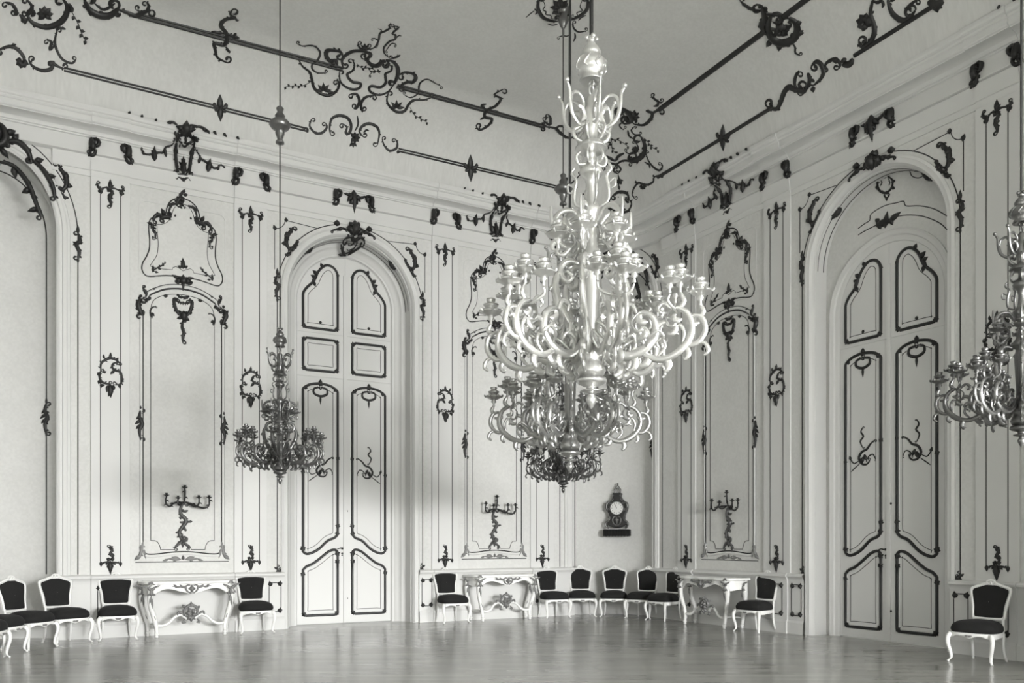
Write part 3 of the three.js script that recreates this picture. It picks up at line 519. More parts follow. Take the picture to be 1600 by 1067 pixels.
// ---------------------------------------------------------------- doors
function doorAt(name, c, h0, spr, tiers) {
  const d = new THREE.Group(); d.name = name; d.userData.kind = 'structure'; scene.add(d);
  const surf = (u, y) => ({ p: wallPt(u, y, h0), n: wallN(c) });
  const slab = (pts) => { const g = new THREE.ExtrudeGeometry(new THREE.Shape(pts.map((p) => new THREE.Vector2(...p))), { depth: 0.05, bevelEnabled: true, bevelSize: 0.004, bevelThickness: 0.004, bevelSegments: 1, curveSegments: 1 }); if (c < QX) g.translate(0, 0, -(BA - h0) - 0.054); else { g.rotateY(-Math.PI / 2); g.translate(AB - h0 + 0.054, 0, -QB - UB0); } return g; };
  const RD = 0.965, arcTop = (y0) => { const p = []; for (let i = 0; i <= 20; i++) { const t = Math.PI / 2 * i / 20; p.push([RD * Math.sin(t), spr + RD * Math.cos(t)]); } return p; };
  for (const s of [-1, 1]) for (const t of tiers) {
    const sh = (t.arch ? [[0.004, t.y0], [RD, t.y0], ...arcTop().reverse().filter(([x]) => x > 0.004), [0.004, spr + RD]] : [[0.004, t.y0], [RD, t.y0], [RD, t.y1], [0.004, t.y1]]).map(([x, y]) => [c + s * x, y]);
    const leaf = mesh(t.name, slab(s > 0 ? sh : sh.reverse()), M.door, d);
    for (const p of t.panels) {
      const pth = p.path.map(([x, y]) => [c + s * x, y]);
      const f = mesh('panel_frame', line(pth, surf, 0.05, 0.5, true), M.gold, leaf);
      mesh('frame_bead', line(offset(pth, 0.036), surf, 0.016, 0.6, true), M.trim, f);
      mesh('inner_line', line(offset(pth, 0.1), surf, 0.011, 0.5, true), M.goldLine, f);
      const or = [];
      for (const [x, y, r] of p.knobs) for (let k = 0; k < 6; k++) { const a = k * 1.05 + x * 9 + y; or.push([-0.04 * r, x, y, x + 0.07 * r * Math.cos(a), y + 0.07 * r * Math.sin(a)]); }
      or.push(...(p.extra ?? []));
      carved('frame_ornament', or, f, c, { surf, flip: s, fringe: 0.5 });
    }
  }
  // cover strip, lever handle, lock plate
  const low = tiers[0], P = wallPt(c, 0, h0);
  const strip = new THREE.BoxGeometry(c < QX ? 0.07 : 0.02, spr + 0.6, c < QX ? 0.02 : 0.07); const sp = wallPt(c, (spr + 0.6) / 2 + 0.02, h0 + 0.012);
  mesh('cover_strip', strip.translate(sp.x, sp.y, sp.z), M.door, d);
  const hp = (x, y, h) => wallPt(c + x, y, h0 + h);
  mesh('handle', [tube([hp(-0.06, 1.5, 0), hp(-0.06, 1.5, 0.05), hp(-0.1, 1.51, 0.06), hp(-0.17, 1.49, 0.055)], 0.012, { sides: 6 }), ball(0.022, ...hp(-0.06, 1.5, 0.01).toArray(), 8)], M.iron, d);
  mesh('lock_plate', [ball(0.02, ...hp(-0.06, 1.4, 0).toArray(), 8), ball(0.015, ...hp(-0.06, 1.365, 0).toArray(), 8)], M.iron, d);
  for (const y of [2.25, 0.5]) mesh('bolt_knob', ball(0.02, ...hp(0.04, y, 0.005).toArray(), 8), M.iron, d);
  return d;
}
const seg = (...p) => p;
const curve = (pts, n = 12) => catmull(pts, n);
const longPath = (top, sh) => dense([[0.15, 1.86], ...curve([[0.15, 1.84], [0.165, 1.765], [0.22, 1.71], [0.36, 1.65], [0.52, 1.5], [0.66, 1.42], [0.78, 1.395], [0.85, 1.44]], 20), [0.85, 1.6], [0.85, top - sh], ...curve([[0.85, top - sh + 0.02], [0.82, top - sh + 0.06], [0.7, top - 0.03], [0.5, top], [0.3, top - 0.03], [0.18, top - sh + 0.06], [0.15, top - sh + 0.02]], 20)], 0.12);
const lowPath = dense([...curve([[0.15, 1.36], [0.165, 1.44], [0.22, 1.475], [0.34, 1.44], [0.52, 1.3], [0.66, 1.2], [0.78, 1.15], [0.85, 1.08]], 20), [0.85, 0.25], [0.79, 0.18], [0.21, 0.18], [0.15, 0.24]], 0.12).reverse();
const sqPath = dense([[0.22, 5.01], [0.78, 5.01], [0.85, 5.08], [0.85, 5.57], [0.78, 5.64], [0.22, 5.64], [0.15, 5.57], [0.15, 5.08]], 0.12);
const topPath = (y0, dy) => dense([[0.21, y0], [0.8, y0], [0.85, y0 + 0.05], ...curve([[0.85, 6.42 + dy], [0.84, 6.52 + dy], [0.76, 6.64 + dy], [0.64, 6.76 + dy], [0.58, 6.9 + dy], [0.5, 7.03 + dy], [0.38, 7.12 + dy], [0.25, 7.1 + dy], [0.165, 7.0 + dy], [0.15, 6.88 + dy]], 28), [0.15, y0 + 0.05]], 0.12);
const sNail = [[-0.03, 0.5, 2.9, 0.52, 2.7]];
const longExtra = (top) => [[0.035, 0.5, top - 0.07, 0.62, top - 0.1, 0.63, top - 0.2, 0.5, top - 0.25, 0.37, top - 0.2, 0.38, top - 0.1, 0.5, top - 0.07], [-0.03, 0.5, top - 0.24, 0.5, top - 0.42], [-0.05, 0.5, top - 0.01, 0.5, top + 0.09],
  [0.03, 0.26, 3.32, 0.35, 3.26, 0.42, 3.18, 0.52, 3.14, 0.58, 3.04, 0.52, 2.94, 0.42, 2.93, 0.36, 3.0], [0.022, 0.5, 3.2, 0.55, 3.32, 0.49, 3.4, 0.54, 3.48, 0.5, 3.56], [0.016, 0.25, 2.98, 0.3, 3.08, 0.38, 3.06, 0.44, 2.98], [0.014, 0.56, 2.95, 0.66, 2.88, 0.74, 2.82], [0.016, 0.58, 3.0, 0.68, 2.96, 0.75, 3.04], [-0.05, 0.5, 3.06, 0.52, 2.94], [-0.04, 0.48, 3.1, 0.42, 2.98], [-0.035, 0.74, 3.02, 0.77, 3.1]];
const cornerKnobs = (y0, y1) => [[0.17, y0, 0.8], [0.83, y0, 0.8], [0.17, y1, 0.8], [0.83, y1, 0.8]];
const longPanel = (top) => ({ path: longPath(top, 0.16), knobs: [[0.5, top, 0.9], [0.2, top - 0.1, 0.7], [0.8, top - 0.1, 0.7], [0.15, 1.95, 0.8], [0.16, 1.8, 0.8], [0.85, 1.5, 0.9], [0.85, 3.0, 0.7], [0.15, 3.3, 0.7]], extra: longExtra(top) });
const lowPanel = { path: lowPath, knobs: [...cornerKnobs(0.21, 0.21), [0.16, 1.4, 0.9], [0.16, 1.24, 0.8], [0.85, 1.0, 0.8]] };
const topExtra = (dy) => [[0.05, 0.56, 6.93 + dy, 0.62, 6.82 + dy, 0.66, 6.74 + dy], [-0.06, 0.56, 6.9 + dy, 0.66, 6.98 + dy], [-0.05, 0.6, 6.84 + dy, 0.7, 6.88 + dy], [-0.05, 0.46, 7.06 + dy, 0.5, 7.15 + dy], [-0.05, 0.64, 6.76 + dy, 0.6, 6.66 + dy]];
doorAt('door_1', CA, -0.5, SPR, [
  { name: 'leaf', y0: 0.015, y1: 4.885, panels: [longPanel(4.76), lowPanel] },
  { name: 'transom_leaf', y0: 4.895, y1: 5.75, panels: [{ path: sqPath, knobs: cornerKnobs(5.04, 5.61) }] },
  { name: 'arched_leaf', y0: 5.76, arch: true, panels: [{ path: topPath(5.84, 0), knobs: [[0.17, 5.87, 0.8], [0.83, 5.87, 0.8], [0.15, 6.95, 0.6], [0.5, 5.97, 0.5]], extra: topExtra(0) }] }]);
const SPB = 5.53;
{
  // lunette wall above the lower door on the right, with its own surround
  const s = new THREE.Shape(archPath(1.245, SPR, 0).map(([x, y]) => new THREE.Vector2(UCB + x, y)));
  s.holes.push(new THREE.Path(archPath(1.12, SPB, 0.001).map(([x, y]) => new THREE.Vector2(UCB + x, y))));
  const g = new THREE.ExtrudeGeometry(s, { depth: 0.12, bevelEnabled: false }); g.rotateY(-Math.PI / 2); g.translate(AB + 0.46, 0, -QB - UB0);
  const lu = mesh('lunette', g, M.wall, wallRight);
  const prof = [[1.16, -0.34], [1.16, -0.31], [1.13, -0.295], [1.1, -0.31], [1.07, -0.32], [1.05, -0.345], [1.01, -0.355], [0.99, -0.36], [0.972, -0.37], [0.972, -0.46]];
  const rings = prof.map(([r, h]) => archPath(r, SPB).map(([x, y]) => wallPt(UCB + x, y, h)));
  mesh('door_surround', grid(rings[0].map((_, i) => rings.map((r) => r[i])), null, 0.5), M.trim, lu);
  const pxB = (px, py) => { const [a, v, b] = ray(1240 + px / 3.953, 190 + py / 3.953), t = (AB + 0.34) / a; return [UB0 + QB - b * t, EYE + v * t]; };
  const st = [[14, 565, 330, 610, 360, 605, 410, 570, 440, 530, 425, 518, 380, 530, 340, 565, 330], [10, 575, 435, 592, 450, 576, 472, 560, 455, 572, 437], [-26, 560, 332, 498, 352], [-26, 570, 327, 605, 298], [-24, 545, 332, 538, 298], [-22, 580, 340, 600, 320], [7, 535, 400, 545, 380, 540, 362], [7, 588, 395, 594, 375, 586, 355], [-18, 565, 330, 562, 352], [-18, 610, 370, 630, 366], [-18, 608, 405, 626, 416], [-18, 522, 400, 504, 412], [-18, 520, 365, 502, 356], [-14, 574, 470, 576, 492],
    [-44, 505, 645, 625, 600], [-34, 565, 660, 580, 552], [-34, 595, 615, 665, 555], [-34, 540, 665, 515, 600], [-30, 600, 600, 612, 640], [-28, 530, 620, 505, 600]];
  mesh('oval_ornament', relief(st, onWall(-0.34), pxB, 0.0022, { fringe: 1.0 }), M.gold, lu);
  const ln = [[5, 400, 440, 440, 400, 490, 365, 540, 335], [5, 590, 310, 650, 300, 710, 297, 730, 335, 770, 348, 810, 330, 820, 322, 880, 355, 930, 420, 950, 470], [5, 400, 660, 440, 630, 470, 610, 480, 570, 560, 520, 640, 500, 680, 492, 695, 520, 780, 520, 870, 540, 950, 585], [5, 400, 700, 440, 675, 510, 640], [5, 620, 590, 700, 577, 800, 585, 900, 625, 950, 670]];
  mesh('gilt_line', relief(ln, onWall(-0.34), pxB, 0.0024, { even: true }), M.goldLine, lu);
  mesh('leaf_ornament', relief([[-22, 735, 300, 800, 290], [-22, 720, 265, 790, 300], [-20, 760, 310, 775, 260], [-18, 500, 360, 480, 340]], onWall(-0.34), pxB, 0.0022), M.gold, lu);
}
doorAt('door_2', UCB, -0.37, SPB, [
  { name: 'leaf', y0: 0.015, y1: 4.94, panels: [longPanel(4.8), lowPanel] },
  { name: 'arched_leaf', y0: 4.95, arch: true, panels: [{ path: topPath(5.03, -0.81), knobs: [[0.17, 5.06, 0.8], [0.83, 5.06, 0.8], [0.15, 6.14, 0.6], [0.5, 5.16, 0.5]], extra: topExtra(-0.81) }] }]);

// ---------------------------------------------------------------- ceiling decoration, laid on the cove and the flat
function ceilOrn(name, strokes, x0, y0, sc, opt = {}) {
  const a = strokes[0], c = onCeil(x0 + a[1] / sc, y0 + a[2] / sc), k = c.d / (F * sc) * 1.1;
  return mesh(name, relief(strokes, (px, py) => onCeil(px, py), (x, y) => [x0 + x / sc, y0 + y / sc], k, { fringe: 1.0, hs: 0.4, bold: 1.45, vol: 0.72, ...opt }), M.gold, ceiling);
}
function ceilLine(pts, w, pair) {
  const P = []; for (let i = 0; i + 1 < pts.length; i++) for (let k = 0; k < 12; k++) P.push([pts[i][0] + (pts[i + 1][0] - pts[i][0]) * k / 12, pts[i][1] + (pts[i + 1][1] - pts[i][1]) * k / 12]);
  P.push(pts[pts.length - 1]);
  const S3 = P.map((p) => onCeil(...p)), g = [];
  for (const s of pair ? [-1, 1] : [0]) {
    const T = S3.map((q, i) => { const t = S3[Math.min(S3.length - 1, i + 1)].p.clone().sub(S3[Math.max(0, i - 1)].p).normalize(), side = t.cross(q.n).normalize(); return { p: q.p.clone().addScaledVector(side, s * w * 0.5), n: q.n }; });
    g.push(strokeGeo(T, T.map(() => w * (pair ? 0.75 : 1.15)), 0.5));
  }
  mesh('border_line', g, M.gold, ceiling);
}
ceilLine([[215, 24], [536, 108]], 0.06, true); ceilLine([[620, 134], [852, 198]], 0.06, true);
ceilLine([[100, 108], [480, 203]], 0.045, true); ceilLine([[622, 234], [885, 296]], 0.045, true);
ceilLine([[1030, 171], [1197, 47]], 0.085, false); ceilLine([[1225, 25], [1266, -6]], 0.085, false);
ceilLine([[1028, 277], [1210, 166]], 0.06, false); ceilLine([[1335, 87], [1470, 2]], 0.06, false);
const twig = (w, pts, n) => { const c = catmull(pts, 20), o = [[w, ...pts.flat()]]; for (let i = 1; i <= n; i++) { const k = Math.min(18, Math.round(20 * i / (n + 0.5))), p = c[k], q = c[k + 1], dx = q[0] - p[0], dy = q[1] - p[1], l = Math.hypot(dx, dy), s = i % 2 ? 1 : -1, L = w * 6; o.push([-w * 2.6, ...p, p[0] + L * (dx / l * 0.6 - dy / l * 0.8 * s), p[1] + L * (dy / l * 0.6 + dx / l * 0.8 * s)]); } return o; };
const star = (x, y, r, w, n = 5, a0 = -1.57) => Array.from({ length: n }, (_, i) => [-w, x, y, x + r * Math.cos(a0 + (i - (n - 1) / 2) * 0.75), y + r * Math.sin(a0 + (i - (n - 1) / 2) * 0.75)]);
// great cartouche over the left wall
ceilOrn('cartouche_ornament', [[18, 490, 390, 485, 340, 520, 300, 570, 275, 640, 275, 690, 300, 670, 330, 640, 335], [14, 465, 430, 470, 490, 500, 530, 560, 555, 610, 545, 620, 515, 590, 505, 560, 500, 530, 470, 525, 440, 560, 420, 575, 380, 560, 340],
  [20, 800, 340, 850, 350, 885, 390, 890, 440, 875, 490, 860, 520], [14, 860, 520, 820, 570, 760, 595, 700, 580, 680, 550, 700, 530, 760, 540, 800, 510, 800, 470, 800, 440, 840, 420, 845, 390, 820, 370], [24, 650, 320, 690, 370, 740, 380, 780, 350, 800, 345]], 430, 20, 4.64, { fringe: 0.7 });
ceilOrn('flame_ornament', [[11, 660, 270, 720, 250, 750, 200, 760, 150, 800, 130, 830, 110, 825, 90, 850, 80], [11, 830, 330, 790, 290, 790, 250, 830, 205, 870, 190, 870, 160, 850, 150, 880, 120, 895, 105, 880, 95], [12, 600, 220, 610, 250, 650, 265, 690, 250], [12, 840, 330, 880, 320, 908, 305], [7, 740, 250, 745, 205, 720, 185, 700, 188], [7, 800, 280, 840, 225, 870, 225, 878, 240], [6, 760, 150, 770, 125, 745, 115], [6, 870, 190, 895, 165, 915, 168], ...star(650, 260, 40, 14)], 430, 20, 4.64);
ceilOrn('scroll_ornament', [[14, 545, 590, 590, 590, 610, 640, 590, 690, 568, 692], [14, 720, 600, 660, 610, 625, 650, 625, 700, 642, 712], [14, 170, 340, 200, 390, 250, 430, 265, 480, 280, 540, 320, 580, 380, 600, 430, 580, 460, 540, 460, 500, 440, 490], [10, 160, 225, 200, 240, 260, 235, 300, 250, 325, 290, 310, 340, 270, 370, 270, 410, 310, 435, 370, 435], [20, 490, 310, 470, 280, 430, 270, 380, 270, 370, 310, 400, 350, 440, 340, 450, 380], ...star(350, 565, 60, 16), ...star(400, 590, 30, 14, 3)], 430, 20, 4.64);
ceilOrn('scroll_ornament', [[18, 900, 450, 940, 430, 1000, 440, 1020, 470, 1000, 500, 960, 500, 920, 520, 900, 540], [9, 1210, 535, 1160, 510, 1100, 480, 1050, 510, 1040, 560, 1030, 590, 980, 615, 930, 590], [14, 820, 580, 810, 640, 840, 690, 890, 720, 940, 710, 970, 660, 1010, 630, 1080, 630, 1140, 610], ...star(880, 690, 60, 16)], 430, 20, 4.64);
ceilOrn('leafy_twig', [...twig(4, [[275, 490], [200, 530], [140, 530], [60, 540]], 8), ...twig(4, [[975, 680], [1010, 740], [1060, 770], [1110, 800]], 7), ...twig(4, [[590, 365], [630, 400], [690, 400], [760, 440]], 8), ...twig(4, [[760, 440], [720, 420], [680, 455]], 4)], 430, 20, 4.64, { fringe: 0 });
ceilOrn('garland_ornament', [[12, 265, 770, 250, 820, 290, 870, 340, 870, 375, 830, 365, 800], [14, 400, 880, 395, 830, 410, 770, 460, 745, 520, 760, 550, 810, 540, 870, 510, 870, 520, 830, 490, 805], [9, 575, 860, 600, 810, 595, 745], [14, 640, 900, 610, 860, 640, 815, 690, 805, 740, 830, 755, 880, 740, 960], [12, 775, 910, 790, 960, 830, 1000, 880, 980, 885, 940, 870, 915], [9, 640, 870, 660, 850, 680, 855], ...star(575, 905, 45, 18, 7, 0), ...star(565, 940, 40, 14, 3, 1.57), [8, 210, 830, 235, 840, 235, 862, 218, 858], [8, 890, 995, 885, 1015, 905, 1010]], 430, 20, 4.64);
// clasps on the border lines
const clasp = [[-26, 1375, 690, 1376, 588], [-26, 1375, 660, 1378, 762], [16, 1340, 640, 1345, 665, 1375, 670], [16, 1415, 645, 1408, 670, 1378, 675], [14, 1340, 690, 1360, 685, 1375, 670], [14, 1415, 700, 1395, 692, 1378, 675]];
const shift = (st, dx, dy) => st.map((s) => s.map((v, i) => (i === 0 ? v : i % 2 ? v + dx : v + dy)));
ceilOrn('clasp_ornament', clasp, 0, 0, 4, { fringe: 0.5 });
ceilOrn('clasp_ornament', shift(clasp, 735 * 4 - 1375, 261.5 * 4 - 670), 0, 0, 4, { fringe: 0.5 });
ceilOrn('clasp_ornament', shift(clasp, 1129.5 * 4 - 1375, 214 * 4 - 670), 0, 0, 4, { fringe: 0.5 });
ceilOrn('scroll_clasp', [[18, 1450, 62, 1440, 90, 1470, 110, 1410, 120, 1380, 160, 1410, 200, 1420, 240, 1400, 280, 1340, 270, 1345, 310, 1360, 360, 1420, 392], [14, 1420, 210, 1460, 225, 1475, 205], [14, 1400, 210, 1350, 200, 1320, 200], [12, 1410, 290, 1430, 320, 1440, 320], [-20, 1450, 225, 1500, 238], [-16, 1480, 120, 1485, 132]], 0, 0, 4);
ceilOrn('scroll_clasp', [[14, 1548, 556, 1490, 590, 1530, 615, 1500, 660, 1440, 690, 1430, 730, 1475, 745, 1450, 785, 1400, 812, 1378, 795], [12, 1440, 690, 1410, 660, 1440, 650], [10, 1480, 690, 1520, 700], [10, 1430, 730, 1400, 748]], 400, 0, 4);
// ornament at the top of the left wall's end
ceilOrn('cartouche_ornament', [[22, 170, 90, 200, 140, 280, 170, 360, 150, 410, 100, 420, 40, 390, -10], [14, 160, 100, 185, 80, 200, 40, 165, -5], [11, 360, 185, 345, 240, 350, 300, 390, 370, 450, 395, 475, 370], [11, 345, 280, 310, 312, 322, 262, 290, 250], [12, 412, 182, 372, 175, 350, 190], [14, 30, 15, 80, 30, 105, 80, 92, 96], [18, 120, 90, 160, 130, 130, 130], ...star(280, 90, 55, 22, 7), [16, 430, 20, 450, 60, 430, 70]], 0, 0, 4);
ceilOrn('scroll_ornament', [[15, -10, 312, 60, 290, 110, 310, 150, 360, 142, 400], [15, 180, 370, 200, 410, 260, 440, 320, 430, 330, 390, 350, 410, 402, 430], ...star(140, 385, 45, 26, 5, 1.9), [-22, 300, 410, 340, 380], [-20, 90, 290, 80, 268]], 0, 0, 4);
ceilOrn('shell_ornament', [[30, 530, 5, 560, 60, 620, 95, 690, 95, 742, 50], [20, 740, 60, 800, 80, 850, 98, 900, 75, 945, 62], [13, 850, 60, 905, 80, 930, 40, 915, 12], [12, 590, 20, 650, 60, 720, 20]], 0, 0, 4, { fringe: 0.9 });
ceilOrn('leafy_twig', twig(5, [[440, 60], [480, 130], [500, 180], [520, 230], [542, 262]], 7), 0, 0, 4, { fringe: 0 });
// corner cartouche
ceilOrn('cartouche_ornament', [[17, 432, 328, 375, 352, 360, 392, 310, 440, 235, 435], [12, 440, 275, 415, 275, 375, 245, 362, 235], [12, 410, 275, 405, 300, 375, 305], [16, 385, 352, 345, 345, 320, 335], [28, 140, 315, 190, 350, 220, 400, 185, 432], [8, 130, 350, 160, 370, 165, 410, 130, 440, 150, 470, 176, 465], [26, 285, 525, 315, 590, 300, 660, 240, 700, 200, 690, 200, 660], [11, 190, 478, 200, 520, 240, 545], [8, 240, 450, 215, 480, 240, 510, 285, 508], [9, 240, 560, 265, 600, 250, 640, 200, 650, 168, 630], ...star(245, 620, 30, 16, 7), ...star(230, 380, 50, 22, 5, -0.6)], 940, 100, 4.636);
ceilOrn('scroll_ornament', [[10, 320, 640, 340, 700, 380, 750, 420, 770, 442, 740, 430, 715], [9, 310, 710, 345, 730, 350, 758], [14, 15, 668, 60, 680, 100, 705], [14, 100, 705, 120, 670, 165, 645], [11, 8, 748, 60, 720, 110, 730, 140, 760, 120, 792], [11, 95, 742, 140, 705, 190, 700, 218, 720], [9, 100, 740, 88, 775, 120, 795], [9, 120, 798, 126, 850, 120, 885], [20, 108, 862, 130, 842, 142, 872], [-14, 125, 880, 130, 915]], 940, 100, 4.636);
ceilOrn('leafy_twig', [...twig(4, [[300, 530], [340, 570], [360, 600], [422, 632]], 7), ...twig(4, [[75, 545], [130, 555], [200, 602]], 5), ...twig(4, [[55, 500], [70, 560], [20, 620]], 5), ...twig(4, [[75, 560], [75, 610], [100, 645]], 4)], 940, 100, 4.636, { fringe: 0 });
ceilOrn('oval_ornament', [[22, 968, 262, 1040, 215, 1130, 225, 1162, 290], [20, 962, 268, 935, 320, 940, 390, 1000, 430, 1080, 440, 1150, 420, 1188, 350, 1165, 300], ...star(1065, 410, 65, 22, 5), [9, 888, 338, 920, 345, 940, 365], [9, 1170, 310, 1205, 300], ...[-60, -20, 20, 60].map((d) => [-10, 1060 + d, 258 + Math.abs(d) * 0.15, 1060 + d * 1.05, 276 + Math.abs(d) * 0.15])], 820, 270, 7.114);
ceilOrn('scroll_ornament', [[16, 1225, 290, 1195, 240, 1215, 170, 1260, 112, 1310, 125, 1370, 132, 1430, 95, 1442, 45, 1520, 18], ...star(1312, 150, 42, 24, 5, 1.57), [-20, 1240, 120, 1230, 82], [-18, 1440, 40, 1420, 25]], 820, 270, 7.114);
ceilOrn('scroll_ornament', [[13, 195, 790, 270, 800, 300, 830, 350, 860, 412, 850], [11, 195, 752, 235, 780, 240, 740, 232, 718], [10, 270, 800, 300, 785, 322, 795], [-18, 205, 775, 185, 765]], 800, 0, 4);
ceilOrn('scroll_ornament', [[13, 430, 80, 490, 128, 560, 80, 620, 10], [13, 440, 62, 470, 60, 462, 90, 430, 100], [12, 520, 185, 590, 160], [18, 640, 235, 700, 240, 680, 190]], 820, 270, 7.114, { fringe: 0.5 });
// ornaments over the right wall
ceilOrn('shell_ornament', [[34, 20, 95, 0, 160, 20, 230, 80, 268, 150, 250, 182, 200, 172, 140, 130, 110], [18, -30, 80, 20, 90, 60, 90, 85, 110], ...star(85, 190, 50, 34, 7), [9, 130, 250, 168, 290, 172, 330, 202, 346], [-26, 170, 150, 212, 138], [-26, 180, 205, 226, 206], [-24, 75, 270, 66, 322], [-24, 20, 250, -10, 295], [26, -40, 40, -20, 110, -40, 160, 0, 222], [14, -172, 8, -130, 40, -90, 60, -45, 62]], 1200, 0, 4);
ceilOrn('garland_ornament', [[22, -4, 668, 50, 682, 80, 640, 100, 580, 130, 545, 170, 560, 230, 572, 240, 530], [18, 240, 565, 262, 500, 248, 455], [14, 190, 590, 168, 520, 178, 465, 198, 450], [18, 272, 412, 300, 385, 330, 400, 348, 450, 330, 492, 288, 532], [14, 345, 430, 370, 390, 420, 370, 452, 400, 440, 432], [24, 465, 405, 510, 400, 534, 365], [-24, 470, 360, 480, 400], [-24, 420, 355, 425, 400], [-22, 280, 540, 285, 580]], 1200, 0, 4, { fringe: 0.8 });
ceilOrn('scroll_ornament', [[22, 568, 258, 590, 292, 640, 262, 666, 200, 660, 150, 640, 80, 658, -10], ...star(608, 140, 60, 34, 7, -2.2), [20, 748, -8, 770, 70, 820, 120, 870, 122, 922, 66], [14, 870, 110, 860, 70, 890, 30, 930, 0], [30, 1000, 10, 1050, 30, 1100, 5], [-30, 1050, 20, 1062, 80], [12, 700, -5, 720, 20, 715, 50]], 1200, 0, 4);
// rose from which a lustre hangs
ceilOrn('ceiling_rose', [[28, 150, -30, 138, 80, 180, 170, 260, 210, 340, 222], [28, 650, -30, 655, 80, 600, 145, 540, 180, 470, 212], [26, 150, -30, 250, -140, 400, -180, 550, -140, 650, -30], [9, 190, 0, 210, 60, 190, 100, 220, 120, 220, 150, 270, 160, 280, 195, 340, 200], [9, 600, 0, 575, 70, 600, 110, 545, 130, 545, 165, 500, 170], [9, 100, 110, 60, 140, 10, 185], [11, 235, 248, 290, 262, 345, 250], [15, 500, 230, 508, 290, 560, 332, 645, 320], [14, 520, 340, 525, 390, 508, 432], [12, 640, 158, 590, 180, 558, 215], [12, 345, 385, 400, 370, 440, 375, 480, 350], [14, 100, 90, 130, 120, 110, 150], ...star(370, 80, 110, 46, 7), ...star(380, 90, 90, 40, 7, 1.57)], 820, 0, 6.667, { fringe: 0.6 });

// ---------------------------------------------------------------- lustres
const P3 = (list, z = 0) => list.map(([r, y, zz]) => V(r, y, zz ?? z));
